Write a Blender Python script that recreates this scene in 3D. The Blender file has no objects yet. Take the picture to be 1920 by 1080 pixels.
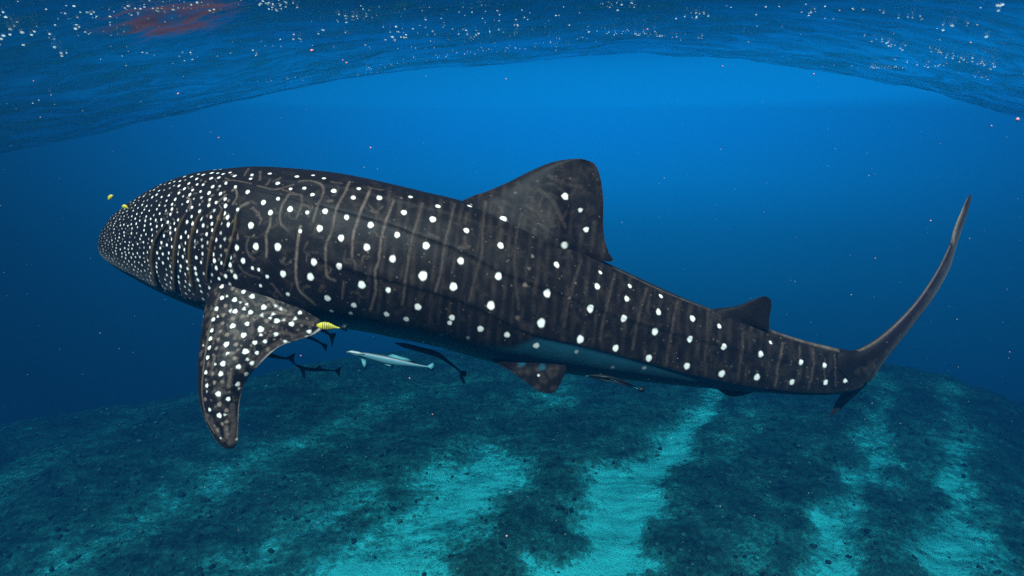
import bpy, math, random
import numpy as np
from mathutils import Vector, Matrix, noise as mnoise

random.seed(7)
rng = np.random.default_rng(7)
sc = bpy.context.scene
col = sc.collection

# ------------------------------------------------------------------ camera
F = 1067.0
PITCH = math.radians(11.0)
cam_d = bpy.data.cameras.new('camera')
cam = bpy.data.objects.new('camera', cam_d)
col.objects.link(cam)
cam_d.sensor_width = 36.0
cam_d.lens = F / 1920 * 36.0
cam_d.clip_start = 0.05
cam_d.clip_end = 600
cam.location = (0, 0, 0)
cam.rotation_euler = (math.pi / 2 - PITCH, 0, 0)
sc.camera = cam

# ------------------------------------------------------------------ world, sun, exposure
w = bpy.data.worlds.new('World')
sc.world = w
w.use_nodes = True
nt = w.node_tree
nt.nodes.clear()
wo = nt.nodes.new('ShaderNodeOutputWorld')
bg = nt.nodes.new('ShaderNodeBackground')
tc = nt.nodes.new('ShaderNodeTexCoord')
sep = nt.nodes.new('ShaderNodeSeparateXYZ')
nt.links.new(tc.outputs['Generated'], sep.inputs[0])
mr = nt.nodes.new('ShaderNodeMapRange')
mr.inputs['From Min'].default_value = -1.0
mr.inputs['From Max'].default_value = 1.0
nt.links.new(sep.outputs['Z'], mr.inputs['Value'])
cr = nt.nodes.new('ShaderNodeValToRGB')
nt.links.new(mr.outputs[0], cr.inputs[0])
els = cr.color_ramp.elements
stops = [(0.000, (0.0, 0.007, 0.016)), (0.289, (0.0, 0.019, 0.045)), (0.354, (0.0, 0.034, 0.085)), (0.405, (0.0, 0.062, 0.145)), (0.456, (0.0, 0.095, 0.235)), (0.500, (0.0, 0.145, 0.385)), (0.538, (0.0, 0.164, 0.470)), (0.558, (0.0, 0.180, 0.480)), (0.565, (0.0, 0.157, 0.420)), (0.574, (0.0, 0.135, 0.360)), (0.585, (0.0, 0.114, 0.305)), (0.604, (0.0, 0.066, 0.200)), (0.630, (0.0, 0.021, 0.065)), (0.750, (0.0, 0.012, 0.040)), (1.0, (0.010, 0.08, 0.11))]
while len(els) < len(stops):
    els.new(0.5)
for e, (p, c) in zip(els, stops):
    e.position = p
    e.color = (*c, 1)
nt.links.new(cr.outputs[0], bg.inputs['Color'])
# brighter toward the side the daylight comes through the water, falling off around it
dotn = nt.nodes.new('ShaderNodeVectorMath'); dotn.operation = 'DOT_PRODUCT'
bd = Vector((0.22, 0.95, 0.12)).normalized()
dotn.inputs[1].default_value = bd
nt.links.new(tc.outputs['Generated'], dotn.inputs[0])
mr2 = nt.nodes.new('ShaderNodeMapRange')
mr2.inputs['From Min'].default_value = 0.52
mr2.inputs['From Max'].default_value = 1.0
mr2.inputs['To Min'].default_value = 0.08
mr2.inputs['To Max'].default_value = 1.3
nt.links.new(dotn.outputs['Value'], mr2.inputs['Value'])
nt.links.new(mr2.outputs[0], bg.inputs['Strength'])
nt.links.new(bg.outputs[0], wo.inputs[0])

sun_d = bpy.data.lights.new('sun', 'SUN')
sun = bpy.data.objects.new('sun', sun_d)
col.objects.link(sun)
sun_d.energy = 5.0
sun_d.angle = math.radians(0.6)
sun_d.color = (1.0, 0.95, 0.88)
SUN_DIR = Vector((0.13, 0.57, -0.81)).normalized()
sun.rotation_euler = SUN_DIR.to_track_quat('-Z', 'Y').to_euler()

vs = sc.view_settings
vs.view_transform = 'Standard'
vs.look = 'None'
vs.gamma = 1
vs.exposure = 1.6
vs.use_curve_mapping = False
sc.cycles.volume_bounces = 1
sc.cycles.max_bounces = 6
sc.cycles.transparent_max_bounces = 16
sc.cycles.caustics_reflective = False
sc.cycles.caustics_refractive = False
sc.cycles.use_denoising = False

# ------------------------------------------------------------------ helpers
RIGHT = np.array([1.0, 0, 0])
UP = np.array([0, math.sin(PITCH), math.cos(PITCH)])
FWD = np.array([0, math.cos(PITCH), -math.sin(PITCH)])


def W(p):
    """photo position (px, py) and distance -> point in the world"""
    p = np.asarray(p, float)
    d = p[..., 2:3]
    return ((p[..., 0:1] - 960) / F * d) * RIGHT + ((540 - p[..., 1:2]) / F * d) * UP + d * FWD


def proj(P):
    P = np.asarray(P, float)
    d = P @ FWD
    return 960 + F * (P @ RIGHT) / d, 540 - F * (P @ UP) / d


def tag(o, label=None, cat=None, group=None, kind=None):
    if label: o['label'] = label
    if cat: o['category'] = cat
    if group: o['group'] = group
    if kind: o['kind'] = kind
    return o


def mesh_obj(name, V, faces, mat, parent=None, smooth=True, attr=None):
    me = bpy.data.meshes.new(name)
    V = np.asarray(V, np.float32)
    faces = np.asarray(faces, np.int32)
    me.vertices.add(len(V))
    me.vertices.foreach_set('co', V.ravel())
    n, k = faces.shape
    me.loops.add(n * k)
    me.loops.foreach_set('vertex_index', faces.ravel())
    me.polygons.add(n)
    me.polygons.foreach_set('loop_start', np.arange(0, n * k, k, dtype=np.int32))
    me.polygons.foreach_set('loop_total', np.full(n, k, np.int32))
    if smooth:
        me.polygons.foreach_set('use_smooth', np.ones(n, bool))
    me.update(calc_edges=True)
    me.validate()
    if attr is not None:
        a = me.attributes.new('skin', 'FLOAT_COLOR', 'POINT')
        a.data.foreach_set('color', np.asarray(attr, np.float32).ravel())
    me.materials.append(mat)
    o = bpy.data.objects.new(name, me)
    col.objects.link(o)
    if parent is not None:
        o.parent = parent
    return o


def grid_faces(nu, nv, closed_v=False, off=0, flip=False):
    i = np.arange(nu - 1)[:, None]
    m = nv if closed_v else nv - 1
    j = np.arange(m)[None, :]
    j2 = (j + 1) % nv
    a = i * nv + j; b = i * nv + j2; c = (i + 1) * nv + j2; d = (i + 1) * nv + j
    f = np.stack([a, b, c, d], -1).reshape(-1, 4) + off
    return f[:, ::-1] if flip else f


def spline(pts, n, closed=False):
    """smooth resample by arc length (Catmull-Rom)"""
    P = np.asarray(pts, float)
    if len(P) == 2:
        t = np.linspace(0, 1, n)[:, None]
        return P[0] * (1 - t) + P[1] * t
    Q = np.vstack([2 * P[0] - P[1], P, 2 * P[-1] - P[-2]])
    out = []
    for k in range(len(P) - 1):
        p0, p1, p2, p3 = Q[k:k + 4]
        t = np.linspace(0, 1, 40, endpoint=False)[:, None]
        out.append(0.5 * ((2 * p1) + (-p0 + p2) * t + (2 * p0 - 5 * p1 + 4 * p2 - p3) * t ** 2 + (-p0 + 3 * p1 - 3 * p2 + p3) * t ** 3))
    C = np.vstack(out + [P[-1:]])
    s = np.r_[0, np.cumsum(np.linalg.norm(np.diff(C, axis=0), axis=1))]
    u = np.linspace(0, s[-1], n)
    return np.stack([np.interp(u, s, C[:, k]) for k in range(C.shape[1])], 1)


def smoothstep(a, b, x):
    t = np.clip((x - a) / (b - a), 0, 1)
    return t * t * (3 - 2 * t)


def new_mat(name):
    m = bpy.data.materials.new(name)
    m.use_nodes = True
    t = m.node_tree
    t.nodes.clear()
    out = t.nodes.new('ShaderNodeOutputMaterial')
    return m, t, out


def N(t, typ, **kw):
    n = t.nodes.new('ShaderNode' + typ)
    for k, v in kw.items():
        if k.startswith('_'):
            setattr(n, k[1:], v)
        else:
            n.inputs[k.replace('__', ' ')].default_value = v
    return n


def mixc(t, fac, a, b, blend='MIX'):
    m = t.nodes.new('ShaderNodeMix')
    m.data_type = 'RGBA'
    m.blend_type = blend
    for s, v in ((0, fac), (6, a), (7, b)):
        if hasattr(v, 'links') or hasattr(v, 'is_linked'):
            t.links.new(v, m.inputs[s])
        else:
            m.inputs[s].default_value = v if s == 0 else (*v, 1)
    return m.outputs[2]


def maprange(t, v, a, b, c=0.0, d=1.0, smooth=True):
    m = t.nodes.new('ShaderNodeMapRange')
    if smooth: m.interpolation_type = 'SMOOTHSTEP'
    t.links.new(v, m.inputs['Value'])
    m.inputs['From Min'].default_value = a
    m.inputs['From Max'].default_value = b
    m.inputs['To Min'].default_value = c
    m.inputs['To Max'].default_value = d
    return m.outputs[0]


def noise_np(X, Y, scale, octaves=4, seed=0):
    """cheap value noise on arrays, -1..1"""
    out = np.zeros(np.broadcast(X, Y).shape)
    amp, tot = 1.0, 0.0
    for o in range(octaves):
        r = np.random.default_rng(seed * 31 + o)
        T = r.uniform(-1, 1, (256, 256))
        x = X * scale * 2 ** o + 17.3 * o; y = Y * scale * 2 ** o + 9.1 * o
        xi = np.floor(x).astype(int); yi = np.floor(y).astype(int)
        fx = x - xi; fy = y - yi
        fx = fx * fx * (3 - 2 * fx); fy = fy * fy * (3 - 2 * fy)
        a = T[xi % 256, yi % 256]; b = T[(xi + 1) % 256, yi % 256]
        c = T[xi % 256, (yi + 1) % 256]; d = T[(xi + 1) % 256, (yi + 1) % 256]
        out += amp * ((a * (1 - fx) + b * fx) * (1 - fy) + (c * (1 - fx) + d * fx) * fy)
        tot += amp
        amp *= 0.55
    return out / tot


# ------------------------------------------------------------------ seabed
SEA_H = 8.0


def seabed_base(x, y):
    """slow shape of the seabed: a broad shelf that falls away at both sides"""
    z = -SEA_H + 0.0 * x
    z = z - 5.0 * smoothstep(0.62, 1.6, -(x + 1.0) / (np.abs(y) + 2.0)) * smoothstep(4, 14, y)
    z = z - 5.0 * smoothstep(0.50, 1.2, (x - 3.0) / (np.abs(y) + 3.0)) * smoothstep(4, 14, y)
    edge = 23 - 8 * smoothstep(0.15, 0.8, -x / (np.abs(y) + 1.0)) - 3 * smoothstep(0.35, 0.9, x / (np.abs(y) + 1.0))
    dd = np.clip(y - edge, 0, None)
    z = z - 0.66 * dd * dd / (dd + 12.0)
    return z


def ground_hit(px, py):
    d = W(np.array([px, py, 1.0]))
    t = SEA_H / -d[2]
    return d * t


def ground_line(pts):
    return np.array([ground_hit(a, b)[:2] for a, b in pts])


def seg_field(X, Y, line, widths):
    """1 on the line fading to 0 at its (interpolated) width"""
    best = np.full(X.shape, 0.0)
    for k in range(len(line) - 1):
        a, b = line[k], line[k + 1]
        ab = b - a
        t = np.clip(((X - a[0]) * ab[0] + (Y - a[1]) * ab[1]) / (ab @ ab), 0, 1)
        dx = X - a[0] - t * ab[0]; dy = Y - a[1] - t * ab[1]
        wd = widths[k] * (1 - t) + widths[k + 1] * t
        best = np.maximum(best, 1 - np.sqrt(dx * dx + dy * dy) / wd)
    return np.clip(best, 0, 1)


nx, ny = 640, 520
ty = np.linspace(0, 1, ny)
gy = -22 + 26 * ty + 25.5 * ty ** 3.0
tx = np.linspace(-1, 1, nx)
gx = 20 * tx + 21.5 * tx ** 3
GX, GY = np.meshgrid(gx, gy)
wob = 1.0
WX = GX + 0.8 * noise_np(GX, GY, 0.35, 3, 3) + 0.45 * noise_np(GX, GY, 1.3, 5, 5); WY = GY + 0.8 * noise_np(GX, GY, 0.35, 3, 4) + 0.45 * noise_np(GX, GY, 1.3, 5, 6)
channels = [
    ([(980, 1180), (1060, 1070), (1120, 1000), (1170, 910), (1235, 850), (1300, 785), (1335, 740), (1360, 700)], [2.6, 2.4, 2.1, 1.5, 1.2, 1.2, 1.0, 0.8], 1.35),
    ([(600, 1190), (720, 1070), (820, 980), (870, 910), (930, 840), (1000, 770), (1060, 720)], [3.2, 3.0, 2.8, 2.4, 2.2, 2.0, 2.0], 1.0),
    ([(1520, 1200), (1560, 1060), (1600, 950), (1632, 860), (1646, 770), (1650, 700)], [1.1, 1.1, 1.0, 0.9, 1.0, 1.0], 0.95),
    ([(1800, 1200), (1795, 1060), (1800, 950), (1775, 860), (1800, 760), (1810, 700)], [1.3, 1.2, 1.1, 1.0, 1.1, 1.2], 0.9),
    ([(1700, 900), (1730, 830), (1760, 770)], [1.0, 1.2, 1.2], 0.3),
    ([(60, 1100), (230, 1000), (400, 900), (560, 830), (700, 770), (850, 720)], [2.2, 2.0, 2.0, 1.8, 1.8, 2.0], 0.62),
    ([(-100, 940), (100, 830), (240, 760), (360, 700)], [2.2, 2.2, 2.4, 2.6], 0.6),
    ([(380, 1150), (520, 1030), (660, 940), (760, 870)], [1.4, 1.4, 1.4, 1.2], 0.6),
    ([(1240, 960), (1330, 870), (1400, 800), (1430, 760)], [0.8, 0.9, 1.0, 1.0], 0.30),
    ([(1330, 1150), (1370, 1050), (1440, 960)], [1.1, 1.0, 0.9], 0.30),
]
sand = np.zeros(GX.shape)
for pts, wd, s in channels:
    L = ground_line(pts)
    f = seg_field(WX, WY, L, np.array(wd) * 0.9)
    sand = np.maximum(sand, smoothstep(0.0, 1.0, f) * s * 1.1)
darkp = np.zeros(GX.shape)
for (px, py, r) in [(1010, 800, 2.3), (1000, 1000, 1.2), (930, 1080, 1.0), (1300, 900, 1.3), (760, 860, 1.4), (1500, 900, 2.2), (1260, 1010, 1.2)]:
    c = ground_hit(px, py)
    darkp = np.maximum(darkp, 1 - smoothstep(0.3, 1.0, np.hypot(WX - c[0], WY - c[1]) / r))
sand = np.clip(sand * (1 - 0.8 * darkp), 0, 1.3)
big = noise_np(GX, GY, 0.22, 4, 11)
mid = noise_np(GX, GY, 0.9, 4, 12)
fine = noise_np(GX, GY, 3.2, 3, 13)
sand *= 1 - 0.35 * smoothstep(11, 22, GY)
EDGE = 23 - 8 * smoothstep(0.15, 0.8, -GX / (np.abs(GY) + 1.0)) - 4 * smoothstep(0.3, 0.85, GX / (np.abs(GY) + 1.0))
FAR = smoothstep(EDGE - 8, EDGE + 3, GY)  # far turf darkened in its colour so the edge sinks into the haze
sand *= 1 - 0.2 * FAR
sand = np.clip(sand + 0.16 * (big + 0.4 * mid) * (1 - darkp), 0, 1.3)
rough = 1 - sand
GZ = seabed_base(GX, GY) + 0.35 * big + (0.08 + 0.14 * rough) * mid + (0.03 + 0.09 * rough) * fine + 0.16 * rough - 0.1 + (0.02 + 0.05 * rough) * noise_np(GX, GY, 8.5, 2, 14)
V = np.stack([GX, GY, GZ], -1).reshape(-1, 3)
attr = np.stack([sand - 0.15 * darkp - 0.34 * FAR, darkp, rough, np.ones_like(sand)], -1).reshape(-1, 4)

m, t, out = new_mat('seabed_sand_and_reef_turf')
at = N(t, 'Attribute', _attribute_name='skin')
se = N(t, 'SeparateColor'); t.links.new(at.outputs['Color'], se.inputs[0])
tcn = N(t, 'TexCoord')
n1 = N(t, 'TexNoise', Scale=1.1, Detail=12.0, Roughness=0.78); t.links.new(tcn.outputs['Object'], n1.inputs['Vector'])
n2 = N(t, 'TexNoise', Scale=6.5, Detail=9.0, Roughness=0.8); t.links.new(tcn.outputs['Object'], n2.inputs['Vector'])
n3 = N(t, 'TexVoronoi', Scale=4.0); t.links.new(tcn.outputs['Object'], n3.inputs['Vector'])
add = N(t, 'Math', _operation='MULTIPLY_ADD'); t.links.new(n1.outputs['Fac'], add.inputs[0]); add.inputs[1].default_value = 2.9
t.links.new(se.outputs[0], add.inputs[2])
add2 = N(t, 'Math', _operation='MULTIPLY_ADD'); t.links.new(n2.outputs['Fac'], add2.inputs[0]); add2.inputs[1].default_value = 3.0
t.links.new(add.outputs[0], add2.inputs[2])
f = maprange(t, add2.outputs[0], 2.25, 4.3, 0, 1, False)
ramp = N(t, 'ValToRGB'); t.links.new(f, ramp.inputs[0])
E = ramp.color_ramp.elements
rs = [(0.0, (0.003, 0.012, 0.011)), (0.24, (0.014, 0.065, 0.056)), (0.48, (0.026, 0.16, 0.14)), (0.70, (0.04, 0.42, 0.41)), (0.84, (0.07, 0.88, 0.88))]
while len(E) < len(rs): E.new(0.5)
for e, (p, c) in zip(E, rs): e.position = p; e.color = (*c, 1)
bs = N(t, 'BsdfPrincipled', Roughness=0.95); bs.inputs['Specular IOR Level'].default_value = 0.05
t.links.new(ramp.outputs[0], bs.inputs['Base Color'])
bp = N(t, 'Bump', Strength=0.9, Distance=0.25); t.links.new(n2.outputs['Fac'], bp.inputs['Height'])
t.links.new(bp.outputs[0], bs.inputs['Normal']); t.links.new(bs.outputs[0], out.inputs[0])
seabed = mesh_obj('seabed', V, grid_faces(ny, nx), m, attr=attr)
tag(seabed, kind='structure')

# loose rubble and small coral lumps on the dark turf
import bmesh
bm = bmesh.new(); bmesh.ops.create_icosphere(bm, subdivisions=1, radius=1.0)
ICO_V = np.array([v.co[:] for v in bm.verts]); ICO_F = np.array([[v.index for v in f.verts] for f in bm.faces]); bm.free()


def scatter_mesh(name, items, mat, rough=0.0):
    V, Fc = [], []
    for k, (p, r) in enumerate(items):
        v = ICO_V * (1 + rough * rng.uniform(-1, 1, (len(ICO_V), 1))) if rough else ICO_V
        V.append(v * np.asarray(r) + p); Fc.append(ICO_F + k * len(ICO_V))
    return mesh_obj(name, np.vstack(V), np.vstack(Fc), mat, smooth=not rough)


m, t, out = new_mat('coral_rubble')
geo = N(t, 'NewGeometry')
c = N(t, 'ValToRGB'); t.links.new(geo.outputs['Random Per Island'], c.inputs[0])
E = c.color_ramp.elements; E[0].color = (0.008, 0.02, 0.017, 1); E[1].color = (0.05, 0.16, 0.13, 1); E.new(0.7).color = (0.018, 0.05, 0.042, 1)
bs = N(t, 'BsdfDiffuse'); t.links.new(c.outputs[0], bs.inputs[0]); t.links.new(bs.outputs[0], out.inputs[0])
items = []
for _ in range(14000):
    y = 7 + 19 * rng.random() ** 1.4; x = rng.uniform(-1.05, 1.05) * (y + 2)
    i = np.searchsorted(gy, y); j = np.searchsorted(gx, x)
    if i >= ny or j >= nx: continue
    if rng.random() < sand[i, j] * 0.9: continue
    r = 0.012 + 0.055 * rng.random() ** 3
    items.append((np.array([x, y, GZ[i, j] + r * 0.2]), (r * rng.uniform(.8, 1.5), r * rng.uniform(.8, 1.5), r * rng.uniform(.5, 1.0))))
rb = scatter_mesh('coral_rubble', items, m, 0.42)
tag(rb, 'loose coral rubble and lumps strewn over the dark turf of the seabed', 'rubble', kind='stuff')

# ------------------------------------------------------------------ water surface seen from below
arch = [(-900, 330), (-300, 315), (0, 283), (150, 252), (300, 224), (450, 192), (640, 153), (800, 131), (1000, 110), (1200, 98),
        (1400, 108), (1550, 128), (1700, 158), (1920, 215), (2300, 270), (2900, 300)]
Y0 = 8.0
ax_, ar_ = [], []
for (px, py) in arch:
    d = W(np.array([px, py, 1.0]))
    ax_.append(d[0] / d[1]); ar_.append(max(d[2] / d[1], 0.02))
ax_ = np.array(ax_); ar_ = np.array(ar_)


def surf_base(x, y):
    q = np.interp(np.clip(x / np.maximum(y, Y0), ax_[0], ax_[-1]), ax_, ar_)
    near = q * Y0 + 0.075 * (Y0 - y)
    far = q * y + 0.04 * np.clip(y - Y0, 0, None)
    return np.where(y < Y0, near, far)


def waves(x, y):
    a = 0.085 * np.sin(1.9 * y + 0.5 * x + 1.6 * noise_np(x, y, 0.5, 2, 21))
    b = 0.06 * noise_np(x * 0.5, y * 1.5, 1.7, 4, 22)
    c = 0.035 * noise_np(x * 0.6, y * 1.6, 5.0, 3, 23)
    return a * 0.6 + b + c


def surf(x, y):
    return surf_base(x, y) + waves(x, y) * (1 - 0.8 * smoothstep(7.5, 9.0, y))


sx = np.linspace(-24, 24, 700); sx = np.sign(sx) * (np.abs(sx) / 24) ** 1.25 * 24
sy = np.concatenate([np.linspace(-9, 2.0, 60, endpoint=False), np.linspace(2.0, 10, 420), np.linspace(10.1, 14, 30)])
SX, SY = np.meshgrid(sx, sy)
SZ = surf(SX, SY)
SZMAX = float(SZ.max())

m, t, out = new_mat('sea_surface_from_below')
tcn = N(t, 'TexCoord')
mp = N(t, 'Mapping'); mp.inputs['Scale'].default_value = (0.55, 1.8, 1.0); t.links.new(tcn.outputs['Object'], mp.inputs[0])
n1 = N(t, 'TexNoise', Scale=3.0, Detail=8.0, Roughness=0.65, Distortion=0.6); t.links.new(mp.outputs[0], n1.inputs['Vector'])
n2 = N(t, 'TexNoise', Scale=14.0, Detail=5.0, Roughness=0.6); t.links.new(mp.outputs[0], n2.inputs['Vector'])
hh = N(t, 'Math', _operation='MULTIPLY_ADD'); t.links.new(n2.outputs['Fac'], hh.inputs[0]); hh.inputs[1].default_value = 0.3; t.links.new(n1.outputs['Fac'], hh.inputs[2])
bp = N(t, 'Bump', Strength=1.0, Distance=0.10); t.links.new(hh.outputs[0], bp.inputs['Height'])
gl = N(t, 'BsdfGlossy', Roughness=0.12); gl.inputs['Color'].default_value = (0.55, 0.75, 0.85, 1); t.links.new(bp.outputs[0], gl.inputs['Normal'])
tr = N(t, 'BsdfTransparent'); tr.inputs['Color'].default_value = (0.95, 0.97, 1, 1)
mx = N(t, 'MixShader'); mx.inputs[0].default_value = 0.38
t.links.new(tr.outputs[0], mx.inputs[1]); t.links.new(gl.outputs[0], mx.inputs[2])
gp = N(t, 'NewGeometry'); spx = N(t, 'SeparateXYZ'); t.links.new(gp.outputs['Position'], spx.inputs[0])
mpw = N(t, 'Mapping'); mpw.inputs['Scale'].default_value = (0.45, 2.6, 1.0); mpw.inputs['Rotation'].default_value = (0, 0, 0.05); t.links.new(tcn.outputs['Object'], mpw.inputs[0])
nw = N(t, 'TexNoise', Scale=2.2, Detail=10.0, Roughness=0.7, Distortion=0.9); t.links.new(mpw.outputs[0], nw.inputs['Vector'])
wc = mixc(t, maprange(t, nw.outputs['Fac'], 0.36, 0.62), (0.10, 0.22, 0.30), (0.9, 0.97, 1.0))
t.links.new(wc, gl.inputs['Color'])
gp = N(t, 'NewGeometry'); spx = N(t, 'SeparateXYZ'); t.links.new(gp.outputs['Position'], spx.inputs[0])
gate = maprange(t, spx.outputs['Y'], 3.4, 4.6)
wf = maprange(t, nw.outputs['Fac'], 0.36, 0.62, -0.08, 0.48)
fa = N(t, 'Math', _operation='MULTIPLY_ADD'); t.links.new(gate, fa.inputs[0]); t.links.new(wf, fa.inputs[1]); fa.inputs[2].default_value = 0.12; fa.use_clamp = True
t.links.new(fa.outputs[0], mx.inputs[0])
# brown-red reflection painted into the surface colour, drawn out in streaks
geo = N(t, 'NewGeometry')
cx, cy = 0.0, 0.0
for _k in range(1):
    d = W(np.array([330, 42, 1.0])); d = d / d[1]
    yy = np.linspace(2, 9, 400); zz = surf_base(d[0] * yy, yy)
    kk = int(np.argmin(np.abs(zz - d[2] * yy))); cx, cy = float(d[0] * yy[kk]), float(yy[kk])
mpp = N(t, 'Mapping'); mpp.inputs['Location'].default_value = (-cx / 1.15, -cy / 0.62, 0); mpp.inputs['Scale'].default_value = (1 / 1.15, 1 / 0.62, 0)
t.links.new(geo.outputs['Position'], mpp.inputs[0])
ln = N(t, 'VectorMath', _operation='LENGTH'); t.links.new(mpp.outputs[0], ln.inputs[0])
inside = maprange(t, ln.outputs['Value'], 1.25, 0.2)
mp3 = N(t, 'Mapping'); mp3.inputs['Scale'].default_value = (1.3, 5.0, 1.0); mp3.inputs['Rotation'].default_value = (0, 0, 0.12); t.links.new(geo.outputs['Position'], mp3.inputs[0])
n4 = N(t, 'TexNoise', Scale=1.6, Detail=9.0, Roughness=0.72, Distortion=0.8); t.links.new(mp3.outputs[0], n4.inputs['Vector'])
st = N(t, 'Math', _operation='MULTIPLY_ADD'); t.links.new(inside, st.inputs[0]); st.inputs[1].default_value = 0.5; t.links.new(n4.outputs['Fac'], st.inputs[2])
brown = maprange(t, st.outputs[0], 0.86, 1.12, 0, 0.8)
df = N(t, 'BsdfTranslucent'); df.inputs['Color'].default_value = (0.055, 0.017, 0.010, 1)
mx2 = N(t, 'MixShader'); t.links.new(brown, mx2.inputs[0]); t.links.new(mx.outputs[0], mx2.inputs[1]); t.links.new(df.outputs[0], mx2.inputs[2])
# looking down through it from the air side it is simply clear
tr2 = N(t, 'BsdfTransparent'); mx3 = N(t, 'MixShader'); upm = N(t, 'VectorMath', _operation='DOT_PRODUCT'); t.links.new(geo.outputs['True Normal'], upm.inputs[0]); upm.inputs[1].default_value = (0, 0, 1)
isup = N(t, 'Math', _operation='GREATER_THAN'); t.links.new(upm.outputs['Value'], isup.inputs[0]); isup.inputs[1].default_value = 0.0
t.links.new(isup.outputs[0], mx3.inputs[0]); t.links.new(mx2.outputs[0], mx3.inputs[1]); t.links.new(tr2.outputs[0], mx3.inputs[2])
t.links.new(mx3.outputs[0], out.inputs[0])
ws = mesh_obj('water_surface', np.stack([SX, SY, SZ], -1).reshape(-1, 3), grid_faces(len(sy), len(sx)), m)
tag(ws, kind='structure')


def surface_hit(px, py):
    d = W(np.array([px, py, 1.0])); d = d / d[1]
    yy = np.linspace(1.2, 8.3, 900)
    diff = surf(d[0] * yy, yy) - d[2] * yy
    k = np.where(diff < 0)[0]
    if len(k) == 0:
        return None
    return np.array([d[0], 1, d[2]]) * yy[k[0]]


# bubbles under the surface, and sun glints modelled as white flecks
m, t, out = new_mat('white_bubbles_and_glints')
a = N(t, 'BsdfDiffuse'); a.inputs['Color'].default_value = (0.92, 0.95, 0.95, 1)
b = N(t, 'BsdfTranslucent'); b.inputs['Color'].default_value = (0.92, 0.95, 0.95, 1)
mx = N(t, 'MixShader'); mx.inputs[0].default_value = 0.9; t.links.new(a.outputs[0], mx.inputs[1]); t.links.new(b.outputs[0], mx.inputs[2])
t.links.new(mx.outputs[0], out.inputs[0])
clusters = [  # centre, spread, count, size, slope of the streak
    ((18, 28), (26, 40), 16, 2.8, 0.1), ((100, 40), (70, 30), 18, 2.2, -0.2), ((200, 30), (70, 26), 26, 1.8, -0.2), ((290, 18), (60, 18), 26, 1.9, -0.15),
    ((360, 12), (40, 10), 18, 2.0, 0), ((510, 8), (50, 10), 30, 2.0, 0.1), ((180, 62), (50, 6), 8, 1.5, 0), ((115, 95), (20, 10), 5, 2.3, 0.4),
    ((660, 35), (40, 18), 20, 2.0, -0.2), ((520, 80), (60, 10), 14, 1.9, -0.25), ((320, 110), (110, 28), 16, 1.3, -0.1), ((750, 70), (25, 12), 14, 2.2, 0),
    ((830, 50), (90, 28), 34, 1.8, -0.1), ((910, 70), (50, 10), 20, 1.6, -0.1), ((1000, 35), (90, 22), 22, 1.6, -0.1), ((1150, 8), (45, 6), 14, 2.0, 0),
    ((1190, 62), (90, 6), 34, 1.5, 0.07), ((1220, 66), (30, 3), 8, 2.4, 0.07), ((1000, 85), (110, 8), 28, 1.1, -0.1), ((860, 100), (110, 6), 26, 1.0, -0.12), ((700, 130), (90, 6), 20, 1.0, -0.25),
    ((1300, 30), (30, 10), 10, 2.0, 0), ((1500, 22), (60, 5), 10, 2.1, 0.1), ((1680, 28), (80, 7), 12, 2.1, 0.12), ((1780, 50), (60, 10), 8, 2.3, 0.2),
    ((1870, 15), (30, 8), 5, 3.0, 0.3), ((1660, 80), (40, 6), 16, 1.7, 0.3), ((1780, 103), (60, 6), 20, 1.6, 0.3), ((1860, 125), (50, 6), 14, 1.6, 0.3),
    ((1640, 126), (55, 3), 26, 1.1, 0.03), ((1730, 120), (40, 4), 14, 1.2, 0.1), ((1820, 140), (50, 4), 8, 1.1, 0.2), ((90, 190), (80, 22), 8, 1.3, 0), ((540, 150), (60, 8), 10, 1.0, -0.2),
    ((960, 15), (500, 12), 30, 1.3, 0), ((1500, 60), (300, 30), 14, 1.2, 0), ((600, 60), (500, 40), 30, 1.2, 0),
]
items = []
for (c, s, n, size, slope) in clusters:
    for _ in range(n):
        dx, dy = rng.normal(0, 0.6, 2)
        px = c[0] + dx * s[0]; py = c[1] + dy * s[1] + dx * s[0] * slope
        h = surface_hit(px, py)
        if h is None: continue
        dist = np.linalg.norm(h)
        r = size * rng.uniform(0.35, 1.1) * dist / F * 0.72
        items.append((h - h / dist * 0.03, (r * rng.uniform(1.0, 1.7), r * 1.2, r * 0.8)))
fb = scatter_mesh('bubbles_and_glints', items, m)
tag(fb, 'scattered white bubbles and modelled sun glints under the rippled sea surface', 'bubbles', kind='stuff')

# ------------------------------------------------------------------ whale shark
XS = np.array([180, 300, 450, 600, 800, 1000, 1200, 1400, 1600, 1700, 1820.0])
DS = np.array([4.34, 4.18, 4.05, 4.0, 4.0, 4.05, 4.18, 4.38, 4.65, 4.85, 5.0])


def depth_at(x):
    return np.interp(x, XS, DS)


top_pts = [(184, 458), (185, 447), (190, 434), (201, 416), (218, 398), (240, 381), (268, 363), (300, 346), (345, 330), (400, 320), (480, 314), (560, 318), (640, 327),
           (720, 343), (800, 362), (870, 379), (950, 408), (1040, 448), (1125, 487), (1200, 522), (1280, 558), (1345, 583), (1440, 616), (1500, 636),
           (1570, 653), (1604, 664), (1626, 680), (1636, 697)]
bot_pts = [(184, 458), (184, 468), (189, 478), (203, 492), (226, 508), (255, 524), (290, 543), (330, 561), (380, 580), (440, 594), (520, 603), (600, 609), (680, 620), (740, 632),
           (824, 650), (922, 678), (1000, 692), (1100, 705), (1200, 715), (1330, 728), (1440, 737), (1540, 741), (1590, 735), (1618, 724), (1636, 697)]
# pair top and bottom by stations roughly square to the axis
NU = 1300
Tc = spline(top_pts, 3000); Bc = spline(bot_pts, 3000)


def station_map(C, key):
    # key: list of (fraction of stations, x of curve) -> arclength index
    xs = C[:, 0]
    return xs


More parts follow.
